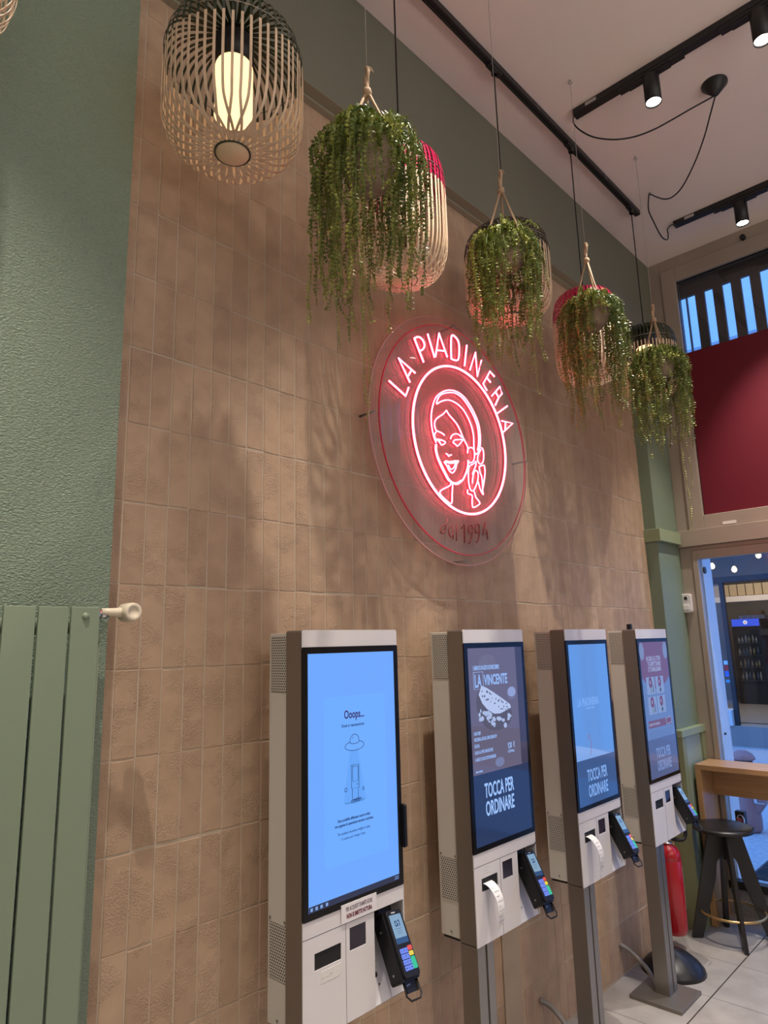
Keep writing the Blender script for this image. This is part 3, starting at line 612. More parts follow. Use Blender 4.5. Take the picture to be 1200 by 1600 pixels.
for k, v in FACE.items():
    n = {'hair': 'hair_tube', 'hair2': 'hair_tube', 'band': 'hair_band_tube', 'hairline': 'hair_tube', 'fringe': 'hair_tube', 'templ': 'temple_tube', 'eyeL': 'eye_tube', 'eyeR': 'eye_tube', 'browR': 'eyebrow_tube',
         'nose': 'nose_tube', 'mouth': 'mouth_tube', 'lip': 'lip_tube', 'lip2': 'lip_tube', 'jaw': 'face_outline_tube', 'jaw2': 'face_outline_tube', 'ear': 'ear_tube', 'neck': 'neck_tube', 'collar': 'ribbon_tube'}.get(k, 'braid_tube')
    tube2([v], n, .0031 if k != 'jaw' else .0040)
for n, st in LETTERS:
    tube2(st, 'letter', .0042, sm=(n in 'PD'), label='glowing letter %s' % n)
for n, st in DAL:
    tube2(st, 'unlit_character', .0034, m=M_DEAD, back=False, y=-.012, sm=(n in 'da9'), label='unlit character %s' % n)
for a in (0, 90, 180, 270):
    c, s = math.cos(math.radians(a)), math.sin(math.radians(a))
    MB().tube([(.582*c, -.004, .582*s), (.582*c, NB, .582*s)], .0055, 12).build('standoff_bolt', M_STEEL, t)
# ---------------------------------------------------------------- ordering kiosks
W_, KD = .4278, .2082
ZT, GT, GB, ZB, SD, TD = 1.8693, 1.816, 1.042, .7286, .0776, .1714
M_BEZEL = mat('black_screen_bezel', (.006, .006, .007), .14, spec=.28)
M_DARKGL = mat('dark_scanner_glass', (.02, .014, .03), .08)
M_HOLE = mat('black_recess', (.006, .006, .006), .7)
def perforated():
    m = bpy.data.materials.new('perforated_white_metal'); m.use_nodes = True; nt = m.node_tree; n = nt.nodes; L = nt.links; p = n['Principled BSDF']; p.inputs['Roughness'].default_value = .45
    tc = n.new('ShaderNodeTexCoord'); s = n.new('ShaderNodeSeparateXYZ'); L.new(tc.outputs['Object'], s.inputs[0])
    def M_(op, a, b=None):
        x = n.new('ShaderNodeMath'); x.operation = op
        for i, v in enumerate((a, b)):
            if v is None: continue
            if isinstance(v, (int, float)): x.inputs[i].default_value = v
            else: L.new(v, x.inputs[i])
        return x.outputs[0]
    P = .0092
    def grid(oy, oz):
        u = M_('PINGPONG', M_('ADD', s.outputs['Y'], oy+P*50), P/2); v = M_('PINGPONG', M_('ADD', s.outputs['Z'], oz), P*.866)
        return M_('ADD', M_('MULTIPLY', u, u), M_('MULTIPLY', v, v))
    d = M_('MINIMUM', grid(0, 0), grid(P/2, P*.866)); k = M_('LESS_THAN', d, .0029**2)
    mx = n.new('ShaderNodeMix'); mx.data_type = 'RGBA'; L.new(k, mx.inputs[0]); mx.inputs[6].default_value = (.58, .56, .50, 1); mx.inputs[7].default_value = (.012, .012, .012, 1)
    L.new(mx.outputs[2], p.inputs['Base Color']); return m
M_PERF = perforated()
SCR = .62
def kiosk(x, label, cfg):
    t = thing('ordering_kiosk', label, 'kiosk', (x, -KD, 0), 'self-ordering kiosks along the tiled wall')
    # steel band with rounded front edge
    w = MB(); poly = rounded_rect(0, W_, ZB, ZT, .008)
    w.prism(poly, 'y', .003, SD); w.build('steel_casing', M_STEEL, t)
    w = MB(); w.box(.006, W_-.006, SD, TD, .737, 1.862); w.build('rear_cover', M_WHITE2, t, bevel=.002)
    MB().box(.0045, .0062, SD+.006, TD-.010, 1.680, 1.853).build('vent_panel', M_PERF, t); MB().box(.0045, .0062, SD+.006, TD-.010, .862, 1.012).build('vent_panel', M_PERF, t)
    w = MB()
    for yy, zz in ((SD+.012, 1.022), (TD-.012, 1.022), (SD+.045, .755)): w.lathe([(.0001, .002), (.0035, .0018), (.0045, 0)], (.004, yy, zz), 10, axis='x')
    w.build('screw', M_STEEL, t)
    MB().box(.010, W_-.01, SD+.01, TD-.008, .728, .7372).build('bottom_gap', M_HOLE, t)
    # front: top strip and lower panel with cut-outs
    w = MB(); pr = [(0, GT+.0008), (W_, GT+.0008)]+[(W_-.008+.008*math.cos(a), ZT-.008+.008*math.sin(a)) for a in [i*math.pi/10 for i in range(6)]]+[(.008+.008*math.cos(a), ZT-.008+.008*math.sin(a)) for a in [math.pi/2+i*math.pi/10 for i in range(6)]]
    w.prism(pr, 'y', -.001, .006); w.build('top_strip', M_WHITE, t)
    w = MB(); w.prism(rounded_rect(0, W_, GB, GT, .006), 'y', -.003, .004); w.build('screen_bezel', M_BEZEL, t)
    slot = (.043, .147, .906, .951); scan = (.182, .251, .916, .979); bay = (.288, W_, ZB, .997)
    w = MB(); plate(w, 0, W_, ZB, GB-.0008, -.001, .004, (slot, scan, bay)); w.build('lower_panel', M_WHITE, t)
    w = MB(); w.box(0, .288, -.0013, -.0009, .9955, .9968); w.box(.1655, .1668, -.0013, -.0009, ZB, .9955); w.build('panel_seam', M_HOLE, t)
    w = MB(); w.box(slot[0]-.001, slot[1]+.001, .0014, .0028, slot[2]-.001, slot[3]+.001)
    w.build('printer_slot', M_HOLE, t)
    w = MB(); w.box(scan[0]-.001, scan[1]+.001, .0008, .0028, scan[2]-.001, scan[3]+.001); w.build('scanner_window', M_DARKGL, t)
    # slanting bay for the card reader: cut into the casing, sides closed
    w = MB(); yt = -.0095
    return t, bay
M_DISP = {}
def kiosk_body_cut(x, t, bay):
    pass
def strokes_mesh(pts_list, r, y, name, m, parent, closed=False):
    w = MB()
    for st in pts_list: w.tube([(p[0], y, p[1]) for p in st], r, 4, closed)
    return w.build(name, m, parent)
def scr(name, c, s=1.): return mat_screen(name, c, s)
def reader(t):
    """card reader on a slanted black cradle"""
    # local frame: u across (x), v up along the face, n outwards
    c0 = Vector((.338, -.003, .962)); v = Vector((.012, .074, .122)).normalized(); u = Vector((1, .12, 0)); u = (u-v*u.dot(v)).normalized(); nrm = u.cross(v)   # pointing -y/up
    if nrm.y > 0: nrm = -nrm
    def P(a, b, h): p = c0+u*a+v*b+nrm*h; return (p.x, p.y, p.z)
    def slab(mb, a0, a1, b0, b1, h0, h1, r=.0):
        out = rounded_rect(a0, a1, b0, b1, r, 3) if r else [(a1, b1), (a0, b1), (a0, b0), (a1, b0)]
        n = len(out); vs = [P(p[0], p[1], h0) for p in out]+[P(p[0], p[1], h1) for p in out]
        mb.add(vs, [tuple(range(n)), tuple(reversed(range(n, 2*n)))]+[(i, n+i, n+(i+1) % n, (i+1) % n) for i in range(n)]); return mb
    w = MB(); slab(w, -.008, .078, -.176, .020, -.052, -.004, .008); slab(w, -.004, .050, .004, .050, -.060, -.018, .006); slab(w, .020, .062, .010, .048, -.040, -.02)
    cr = w.build('reader_cradle', M_BLACKP, t)
    w = MB(); slab(w, .012, .066, -.206, -.172, -.022, -.014, .004); w.tube([P(.010, -.172, -.018), P(.010, -.212, -.020), P(.018, -.226, -.014), P(.055, -.226, -.008), P(.066, -.214, -.008), P(.068, -.176, -.012)], .0030, 8)
    w.build('cradle_loop', M_BLACKP, cr)
    w = MB(); w.add([P(.016, -.188, -.0138), P(.034, -.186, -.0138), P(.034, -.182, -.0138), P(.016, -.184, -.0138)], [(0, 1, 2, 3)]); 
    for bb in (-.03, -.15): w.tube([P(-.0085, bb, -.03), P(-.0105, bb, -.03)], .0035, 8)
    w.build('cradle_screw', M_STEEL, cr)
    w = MB(); slab(w, -.001, .073, -.170, .018, -.008, .008, .010); dev = w.build('card_reader', M_BLACKP, t, bevel=.002)
    y = .0084
    w = MB(); slab(w, .008, .064, -.078, .004, y-.0003, y, .001); w.build('reader_screen', scr('reader_screen_blue', (.36, .58, .80), .62), dev)
    w = MB(); slab(w, .008, .064, -.078, -.062, y, y+.0002); w.build('reader_soft_keys', scr('reader_screen_navy', (.03, .10, .26), .7), dev)
    w = MB(); navy = scr('reader_mark_navy', (.02, .05, .22), .6)
    def bar(a0, a1, b0, b1): slab(w, a0, a1, b0, b1, y, y+.0003)
    # contactless mark: two hooked strokes
    bar(.024, .027, -.030, -.014); bar(.024, .034, -.017, -.014); bar(.024, .034, -.030, -.027); bar(.0325, .035, -.030, -.014)
    bar(.039, .046, -.016, -.013); bar(.044, .0475, -.030, -.013); bar(.036, .039, -.030, -.022)
    bar(.020, .050, -.0372, -.0362); bar(.024, .046, -.0440, -.0430); bar(.024, .046, -.0500, -.0492)
    w.build('reader_screen_marks', navy, dev)
    w = MB(); slab(w, .022, .040, .0085, .0115, y, y+.0003); w.build('reader_badge', mat('pale_badge', (.6, .6, .6), .4), dev)
    keys = MB()
    for i in range(3):
        for j in range(4):
            slab(keys, .009+.0125*i, .009+.0125*i+.0112, -.092-.0155*j-.0135, -.092-.0155*j, y-.002, y+.0015, .002)
    keys.build('number_keys', scr('backlit_blue_keys', (.20, .30, 1.0), .85), dev)
    ring = MB()
    for i in range(3):
        for j in range(4):
            cx, cy = .009+.0125*i+.0056, -.092-.0155*j-.0068
            if j == 3 and i != 1: slab(ring, cx-.002, cx+.002, cy-.002, cy+.002, y+.0015, y+.0018); continue
            n_ = (j*3+i+1) % 10
            slab(ring, cx-.0008 if n_ in (1, 4, 7) else cx-.0022, cx+.0008 if n_ in (1, 4, 7) else cx+.0022, cy+.0008, cy+.0022, y+.0015, y+.0018); slab(ring, cx-.0006, cx+.0010, cy-.003, cy+.001, y+.0015, y+.0018)
    ring.build('key_digits', mat('dark_key_print', (.01, .01, .05), .5), dev)
    for nm, c, b0, b1 in (('red_key', (1., .10, .06), -.101, -.088), ('yellow_key', (1., .78, .05), -.116, -.1035), ('green_key', (.05, .65, .35), -.152, -.1185)):
        w = MB(); slab(w, .0475, .0665, b0, b1, y-.002, y+.0018, .003); w.build(nm, scr(nm+'_light', c, .8), dev)
def bay_parts(t, casing_hole=True):
    x0, x1 = .288, W_; zt_, zb = .997, ZB
    w = MB()   # slanted back wall meeting the front at the bottom edge
    w.add([(x0, .070, zt_), (x1-.004, .070, zt_), (x1-.004, .070, zt_-.09), (x0, .070, zt_-.09)], [(0, 1, 2, 3)])
    w.add([(x0, .070, zt_-.09), (x1-.004, .070, zt_-.09), (x1-.004, .0005, zb), (x0, .0005, zb)], [(0, 1, 2, 3)])
    w.add([(x0, -.001, zt_), (x0, .07, zt_), (x0, .07, zt_-.09), (x0, .0005, zb), (x0, -.001, zb)], [(0, 1, 2, 3, 4)])
    w.add([(x1-.004, -.001, zt_), (x1-.004, .07, zt_), (x1-.004, .07, zt_-.09), (x1-.004, .0005, zb), (x1-.004, -.001, zb)], [(4, 3, 2, 1, 0)])
    w.add([(x1-.004, -.001, zb), (x1, -.001, zb), (x1, -.001, zt_), (x1-.004, -.001, zt_)], [(0, 1, 2, 3)])
    w.add([(x0, -.001, zt_), (x1, -.001, zt_), (x1, .07, zt_), (x0, .07, zt_)], [(0, 1, 2, 3)])
    w.build('reader_bay', M_WHITE, t, fixn=False)
    w = MB()
    def onback(x, z, r, q=10):
        k = (z-zb)/(zt_-.09-zb); y = .0005+(.0695)*k-.0012
        w.add([(x+r*math.cos(a), y+r*math.sin(a)*.30, z+r*math.sin(a)) for a in [i*2*math.pi/q for i in range(q)]], [tuple(range(q))])
    for i in range(4):
        for j in range(7): onback(x0+.014+.009*i, zb+.105+.0125*j, .0020, 6)
    onback(x0+.030, zb+.072, .0075, 14); onback(x0+.036, zb+.046, .0030)
    w.build('bay_hole', M_HOLE, t, fixn=False)
def steel_cut():
    """casing shape with the bay corner removed"""
    w = MB(); r = .008
    full = rounded_rect(0, W_, .997, ZT, r); left = [(0, .997), (0, ZB+r)]+[(r-r*math.cos(a), ZB+r-r*math.sin(a)) for a in [i*math.pi/10 for i in range(1, 6)]]+[(.288, ZB), (.288, .997)]
    poly = [(W_-r+r*math.cos(a), ZT-r+r*math.sin(a)) for a in [i*math.pi/10 for i in range(6)]]+[(r+r*math.cos(a), ZT-r+r*math.sin(a)) for a in [math.pi/2+i*math.pi/10 for i in range(6)]]
    poly += [(0, ZB+r), (r*.3, ZB+r*.3), (r, ZB), (.288, ZB), (.288, .997), (W_, .997)]
    w.prism(poly, 'y', .003, .072)
    w.prism([(W_, ZT-r)]+[(W_-r+r*math.cos(a), ZT-r+r*math.sin(a)) for a in [i*math.pi/10 for i in range(1, 6)]]+[(r+r*math.cos(a), ZT-r+r*math.sin(a)) for a in [math.pi/2+i*math.pi/10 for i in range(6)]]+[(0, ZB+r), (r*.3, ZB+r*.3), (r, ZB), (W_, ZB)], 'y', .072, SD)
    w.box(W_-.003, W_, .0, .072, ZB, .997)
    return w
def build_kiosk(x, label, content, sticker=True, latch=False, camera=False):
    global M_STEEL
    t, bay = kiosk(x, label, None)
    for ch in list(t.children):
        if ch.name.startswith('steel_casing'):
            me = ch.data; bpy.data.objects.remove(ch); bpy.data.meshes.remove(me)
    steel_cut().build('steel_casing', M_STEEL, t, fixn=True)
    bay_parts(t); reader(t)
    # pole with a groove, and the floor plate
    w = MB(); px = .0005
    w.box(px, px+.048, .001, SD, .016, ZB); w.box(px+.048, px+.060, .008, SD-.004, .016, ZB); w.box(px+.060, px+.100, .001, SD, .016, ZB)
    w.build('pole', M_STEEL, t, bevel=.0015)
    w = MB(); w.box(-.105, .165, -.095, .172, .0, .018); w.build('floor_plate', mat('dark_steel_plate', (.23, .21, .19), .42, metal=.7), t, bevel=.002)
    if sticker:
        w = MB(); w.box(.064, .132, -.0014, -.0009, .955, .992); s = w.build('small_notice', mat('sticker_white', (.72, .71, .70), .5), t)
        w = MB()
        for i, L_ in enumerate((.026, .020, .030)): w.box(.068, .068+L_, -.0017, -.0014, .984-.010*i, .9855-.010*i)
        w.build('notice_print', mat('grey_print', (.25, .25, .25), .6), s)
        w = MB(); w.tube([(.30, .02, .992), (.34, -.006, .990), (.40, -.010, .994), (.432, .000, 1.000), (.434, .004, 1.012)], .0018, 6); w.build('thin_cable', M_BLACKP, t)
    if latch:
        w = MB(); w.prism(rounded_rect(-.016, .012, 1.154, 1.290, .008), 'x', W_, W_+.012); w.build('side_catch', M_BLACKP, t, bevel=.002)
    if camera:
        w = MB(); w.box(.006, .030, .028, .052, ZT, ZT+.030); w.build('sensor_knob', M_BLACKP, t, bevel=.003)
    else:
        pass
    content(t)
    return t
Y1 = -.0032
def display(t, c, s, x0=.020, x1=.406, z0=1.062, z1=1.796, name='display'):
    w = MB(); w.box(x0, x1, Y1-.0003, Y1, z0, z1); return w.build('display', scr(name, c, s), t)
def panel(d, x0, x1, z0, z1, c, s, nm, oname='screen_panel', y=-.0008):
    w = MB(); w.box(x0, x1, Y1+y-.0002, Y1+y, z0, z1); return w.build(oname, scr(nm, c, s), d)
def txt(d, s, x, z, size, nm, sx=.62, bold=.0, y=-.0012, align='LEFT', name='screen_text', sp=1.):
    return text_mesh(s, size, x, z, Y1+y, name, nm, d, sx, bold, align, sp)
def ellipse(cx, cz, a, b, n=28, a0=0, a1=2*math.pi): return [(cx+a*math.cos(a0+(a1-a0)*i/n), cz+b*math.sin(a0+(a1-a0)*i/n)) for i in range(n+1)]
def fill(d, pts, c, s, nm, y=-.0010, oname='screen_shape'):
    w = MB(); w.prism(pts, 'y', Y1+y, Y1+y+.0001); return w.build(oname, scr(nm, c, s), d)
def content1(t):
    d = display(t, (.150, .385, .98), 1.0, name='bright_blue_screen')
    panel(d, .082, .357, 1.165, 1.660, (.150, .40, 1.0), 1.03, 'lighter_blue_card')
    dk = scr('screen_purple_ink', (.035, .01, .12), .8); gr = scr('screen_grey_ink', (.02, .07, .22), .8)
    txt(d, 'Ooops...', .168, 1.590, .036, dk, .72, .0006)
    txt(d, 'Kiosk in manutenzione', .157, 1.564, .0135, gr, .80, .0002)
    fill(d, [(.192, 1.489), (.227, 1.489), (.259, 1.338), (.250, 1.333), (.21, 1.330), (.172, 1.333), (.163, 1.338)], (.085, .245, .56), 1., 'beam_blue')
    fill(d, ellipse(.222, 1.341, .020, .005), (.06, .18, .50), 1., 'beam_shadow', -.0013)
    st = [ellipse(.212, 1.504, .042, .0145, 30, math.radians(118), math.radians(422)), ellipse(.212, 1.518, .020, .021, 20, math.radians(-12), math.radians(192)), ellipse(.212, 1.516, .020, .006, 14, math.pi, 2*math.pi),
          [(.203, 1.527), (.206, 1.531)], ellipse(.171, 1.376, .005, .006), ellipse(.248, 1.369, .0035, .0045),
          [(.196, 1.446), (.229, 1.446), (.229, 1.376), (.196, 1.376), (.196, 1.446)], [(.201, 1.441), (.225, 1.441), (.225, 1.396), (.201, 1.396), (.201, 1.441)], [(.199, 1.376), (.199, 1.342), (.225, 1.342), (.225, 1.376)], [(.194, 1.341), (.231, 1.341), (.231, 1.336), (.194, 1.336), (.194, 1.341)], [(.219, 1.386), (.226, 1.386)]]
    strokes_mesh(st, .0010, Y1-.0018, 'screen_drawing', scr('screen_line_ink', (.01, .05, .16), .7), d)
    txt(d, 'Sara possibile effettuare nuovi ordini', .136, 1.286, .0118, gr, .80, .0003); txt(d, 'non appena le operazioni saranno concluse.', .124, 1.272, .0118, gr, .80, .0003)
    txt(d, 'Per qualsiasi necessita rivolgiti in cassa', .136, 1.248, .0115, gr, .78); txt(d, 'Ci scusiamo per il disagio. Grazie', .150, 1.233, .0098, gr, .78)
    panel(d, .020, .406, 1.062, 1.079, (.02, .028, .07), 1., 'taskbar_dark')
    w = MB()
    for i, q in enumerate((.026, .045, .064, .085)): w.box(q, q+.009, Y1-.0014, Y1-.001, 1.066, 1.075)
    w.box(.384, .402, Y1-.0014, Y1-.001, 1.066, 1.068); w.box(.384, .402, Y1-.0014, Y1-.001, 1.072, 1.074)
    w.build('taskbar_icons', scr('icon_pale_blue', (.25, .45, .9), .8), d)
    # paper notice stuck over the seam
    n = MB().box(.146, .297, -.0045, -.0034, .999, 1.051).build('paper_notice', mat('notice_paper', (.78, .76, .76), .6), t)
    red = mat('dark_red_print', (.16, .02, .05), .6)
    text_mesh('PER ACQUISTI TRAMITE KIOSK', .0165, .2215, 1.030, -.0048, 'notice_text', mat('grey_violet_print', (.18, .13, .17), .6), n, .50, .0002, 'CENTER')
    text_mesh('NON SI EMETTE FATTURA', .0165, .2215, 1.010, -.0048, 'notice_text', red, n, .56, .0007, 'CENTER')
    s = MB().prism([(.068, .897), (.148, .897), (.146, .872), (.138, .866), (.066, .866), (.066, .874)], 'y', -.0016, -.0009).build('torn_label', mat('pearl_label', (.74, .72, .68), .25), t)
    w = MB(); w.box(.078, .104, -.0019, -.0016, .8785, .8798); w.box(.071, .075, -.0019, -.0016, .876, .882); w.box(.104, .110, -.0019, -.0016, .880, .884); w.build('label_print', mat('grey_print'), s)
def tocca(d, m, s=1.):
    txt(d, 'TOCCA PER', .193+.0, 1.226, .072, m, .545, .0024, align='CENTER'); txt(d, 'ORDINARE', .193, 1.160-.058+.055-.052, .072, m, .60, .0024, align='CENTER')
def tocca2(d, m, cx, z1, z2, size=.074):
    txt(d, 'TOCCA PER', cx, z1, size, m, .50, .0014, align='CENTER'); txt(d, 'ORDINARE', cx, z2, size, m, .535, .0014, align='CENTER')
def content2(t):
    d = display(t, (.020, .042, .120), .9, name='navy_screen')
    panel(d, .020, .356, 1.318, 1.796, (.150, .135, .225), .85, 'dusky_mauve_screen'); panel(d, .356, .406, 1.318, 1.796, (.06, .06, .12), .8, 'dark_side_strip')
    pl = scr('pale_blue_ink', (.30, .48, .90), .95)
    fill(d, [(.022, 1.50), (.022, 1.42), (.354, 1.322), (.354, 1.46)], (.145, .135, .20), .9, 'table_mauve')
    fill(d, [(.020, 1.62), (.075, 1.63), (.10, 1.50), (.02, 1.47)], (.20, .22, .38), .9, 'napkin_mauve', -.0009)
    fill(d, ellipse(.312, 1.607, .036, .029), (.22, .27, .52), .9, 'bowl_blue'); fill(d, ellipse(.312, 1.612, .030, .020), (.30, .37, .66), .9, 'bowl_cream', -.0013)
    fill(d, ellipse(.150, 1.74, .060, .030), (.24, .27, .48), .85, 'cup_mauve')
    fill(d, ellipse(.20, 1.347, .032, .018), (.30, .45, .85), .9, 'glow_blue')
    fill(d, [(.060, 1.590), (.075, 1.625), (.105, 1.645), (.125, 1.640), (.300, 1.560), (.305, 1.525), (.290, 1.492), (.255, 1.474), (.205, 1.468), (.150, 1.474), (.110, 1.492), (.085, 1.520), (.066, 1.550)], (.10, .09, .13), .9, 'filling_dark', -.0014)
    fill(d, [(.078, 1.615), (.100, 1.648), (.130, 1.640), (.180, 1.618), (.240, 1.590), (.295, 1.562), (.300, 1.548), (.262, 1.540), (.220, 1.532), (.178, 1.534), (.130, 1.556), (.100, 1.580)], (.50, .60, .88), .9, 'wrap_pale', -.0018)
    rr = random.Random(5); w = MB()
    for i in range(26):
        cx = .10+.18*rr.random(); cz = 1.628-.42*(cx-.10)+rr.uniform(-.028, .012); w.prism(ellipse(cx, cz, .003+.004*rr.random(), .002+.003*rr.random(), 7), 'y', Y1-.0023, Y1-.0022)
    w.build('screen_shape', scr('char_spot', (.10, .11, .20), .9), d)
    w = MB()
    for i in range(30):
        cx = .075+.21*rr.random(); cz = 1.545-.30*(cx-.075)*.8+rr.uniform(-.03, .014) if cx < .17 else 1.505+rr.uniform(-.028, .018)
        w.prism(ellipse(cx, cz, .005+.010*rr.random(), .004+.007*rr.random(), 8), 'y', Y1-.0021, Y1-.0020)
    w.build('screen_shape', scr('cheese_pale', (.42, .52, .80), .9), d)
    txt(d, 'E ARRIVATO UN GUSTO CHE VINCE SEMPRE', .050, 1.710, .024, pl, .375, .0006)
    txt(d, 'LA', .056, 1.644, .070, pl, .56, .0016); txt(d, 'VINCENTE', .121, 1.650, .056, pl, .62, .0016)
    strokes_mesh([[(.050, 1.702), (.114, 1.702), (.114, 1.636), (.050, 1.636), (.050, 1.702)]], .0012, Y1-.0014, 'screen_frame', pl, d)
    for i, (s_, z) in enumerate((('ROAST BEEF', 1.464), ('MOZZARELLA, RUCOLA, STRACCHINO DOP', 1.442), ('RUCOLA', 1.418), ('SALSA AL PEPE ARANCIONE', 1.394), ('A BASE DI OLIO EXTRAVERGINE', 1.368))):
        txt(d, s_, .036, z, .0175, pl, (.46, .50, .46, .55, .55)[i] if i != 1 else .43, .0004)
    txt(d, '9,20', .262, 1.392, .030, pl, .55, .0008); txt(d, '€', .302, 1.392, .030, pl, .5, .0008); txt(d, '+3,50 Menu', .258, 1.374, .0155, pl, .66, .0002); txt(d, 'TERMINI E CONDIZIONI', .036, 1.326, .009, pl, .45, .0002)
    tocca2(d, scr('pale_blue_bold', (.34, .54, .98), 1.), .187, 1.229, 1.163)
def content3(t):
    d = display(t, (.125, .32, .78), .9, name='sky_blue_screen')
    fill(d, [(.020, 1.262), (.020, 1.062), (.406, 1.062), (.406, 1.262), (.300, 1.262)], (.040, .105, .29), .9, 'deep_blue_band')
    fill(d, [(.020, 1.335), (.020, 1.262), (.36, 1.262), (.20, 1.300)], (.22, .42, .88), .9, 'pale_sweep')
    fl = scr('faint_blue_ink', (.21, .43, .95), .92)
    txt(d, 'LA PIADINERIA', .066, 1.505, .052, fl, .62, .0008); txt(d, 'la piadina italiana', .14, 1.488, .018, fl, .8)
    strokes_mesh([[(.14, 1.35), (.155, 1.372), (.168, 1.34), (.165, 1.30), (.150, 1.275)]], .0012, Y1-.0014, 'screen_mark', scr('mark_rust', (.30, .16, .30), .8), d)
    tocca2(d, scr('soft_blue_bold', (.22, .42, .88), .95), .208, 1.163, 1.094)
def content4(t):
    d = display(t, (.135, .22, .47), .85, name='muted_blue_screen')
    wine = (.17, .085, .17)
    fill(d, [(.020, 1.796), (.406, 1.796), (.406, 1.598), (.340, 1.560), (.205, 1.530), (.080, 1.560), (.020, 1.602)], wine, .85, 'wine_screen')
    for cx in (.045, .375):
        fill(d, ellipse(cx, 1.745, .032, .050, 16), (.20, .26, .45), .85, 'badge_blue', -.0013)
    pl = scr('pale_grey_ink', (.33, .36, .58), .85)
    txt(d, 'IN CASSA O AL TOTEM', .196, 1.690, .036, pl, .52, .0012, align='CENTER'); txt(d, 'TI ASPETTIAMO', .204, 1.660, .036, pl, .74, .0012, align='CENTER'); txt(d, 'E TI OMAGGIAMO', .204, 1.630, .036, pl, .62, .0012, align='CENTER')
    for i, cx in enumerate((.124, .250)):
        for j, cz in enumerate((1.560, 1.452)):
            panel(d, cx-.055, cx+.058, cz-.055, cz+.040, (.24, .33, .58), .85, 'offer_card', y=-.0012)
            fill(d, ellipse(cx, cz+.010, .023, .030, 18), (.16, .05, .12), .85, 'offer_badge', -.0017)
            txt(d, ('€5', '€3', '€2', '€1')[i*2+j], cx-.013, cz+.002, .026, pl, .6, .0008, y=-.0021)
            fill(d, [(cx+.026, cz-.045), (cx+.036, cz-.045), (cx+.036, cz-.012), (cx+.033, cz+.002), (cx+.029, cz+.002), (cx+.026, cz-.012)] if i == 0 else ellipse(cx+.006, cz-.036, .012, .012, 12), (.07, .09, .13), .8, 'offer_item', -.0017)
            fill(d, ellipse(cx+.004, cz-.036, .013, .014, 12), (.20, .28, .34), .8, 'offer_round', -.0015)
    panel(d, .048, .365, 1.325, 1.364, (.17, .075, .15), .85, 'wine_bar', y=-.0012)
    txt(d, 'SCOPRI TUTTI I VANTAGGI', .054, 1.337, .019, pl, .62, .0006, y=-.0016)
    strokes_mesh([[(.285, 1.360), (.360, 1.368), (.366, 1.335), (.295, 1.327), (.285, 1.360)]], .0022, Y1-.0018, 'screen_mark', scr('phone_outline', (.26, .34, .58), .85), d)
    w = MB()
    for i in range(4): w.box(.055, .355, Y1-.0014, Y1-.0012, 1.302-.012*i, 1.3045-.012*i)
    w.build('screen_print', scr('faint_print', (.10, .16, .36), .85), d)
    fill(d, [(.020, 1.265), (.020, 1.062), (.406, 1.062), (.406, 1.265)], (.085, .12, .27), .9, 'slate_band')
    tocca2(d, scr('slate_bold', (.20, .30, .60), .9), .211, 1.163, 1.096)
build_kiosk(1.3529, 'nearest kiosk, with a bright blue out-of-order screen and a paper notice under it', content1, sticker=False, latch=True)
build_kiosk(2.1676, 'second kiosk, whose screen advertises a filled flatbread', content2)
build_kiosk(2.9654, 'third kiosk, with a plain light blue screen over a navy band', content3)
build_kiosk(3.7625, 'fourth kiosk, nearest the window, showing four offers on a wine-and-blue screen', content4, camera=True)
# receipts hanging out of the printers
M_PAPER = mat('thermal_paper', (.80, .79, .77), .6)
for x, lab, dz in ((2.1676, 'curling white receipt hanging from the second kiosk', 0.), (2.9654, 'curling white receipt hanging from the third kiosk', -.006)):
    t = thing('paper_receipt', lab, 'receipt', (x, -KD, .92), 'receipts hanging from kiosk printers')
    w = MB(); pr = MB(); prof = [(.003, .012), (-.012, .010), (-.034, -.004), (-.052, -.030), (-.060, -.062), (-.058, -.098), (-.050, -.130+dz)]
    P = smooth_path([(0, a, b) for a, b in prof], 4); vs = []
    for i, p in enumerate(P):
        k = i/(len(P)-1)
        xr = .108-.012*k; xl = .054+.006*k
        zz = p.z-(.012 if i == len(P)-1 else 0)
        vs += [(xl, p.y, zz), (xr, p.y+.004*k, p.z)]
    n = len(P); w.add(vs, [(2*i, 2*i+1, 2*i+3, 2*i+2) for i in range(n-1)])
    o = w.build('paper_strip', M_PAPER, t, fixn=False); sm = o.modifiers.new('thickness', 'SOLIDIFY'); sm.thickness = .0003
    for q in range(7, n-3, 2):
        a, b = P[q], P[q]+(P[q+1]-P[q])*.35
        l = (.030, .018, .034, .012)[q//2 % 4]
        pr.add([(.064, a.y-.0012, a.z+.0004), (.064+l, a.y-.0010, a.z+.0004), (.064+l, b.y-.0010, b.z+.0004), (.064, b.y-.0012, b.z+.0004)], [(0, 1, 2, 3)])
    pr.build('printed_lines', mat('grey_print'), t, fixn=False)
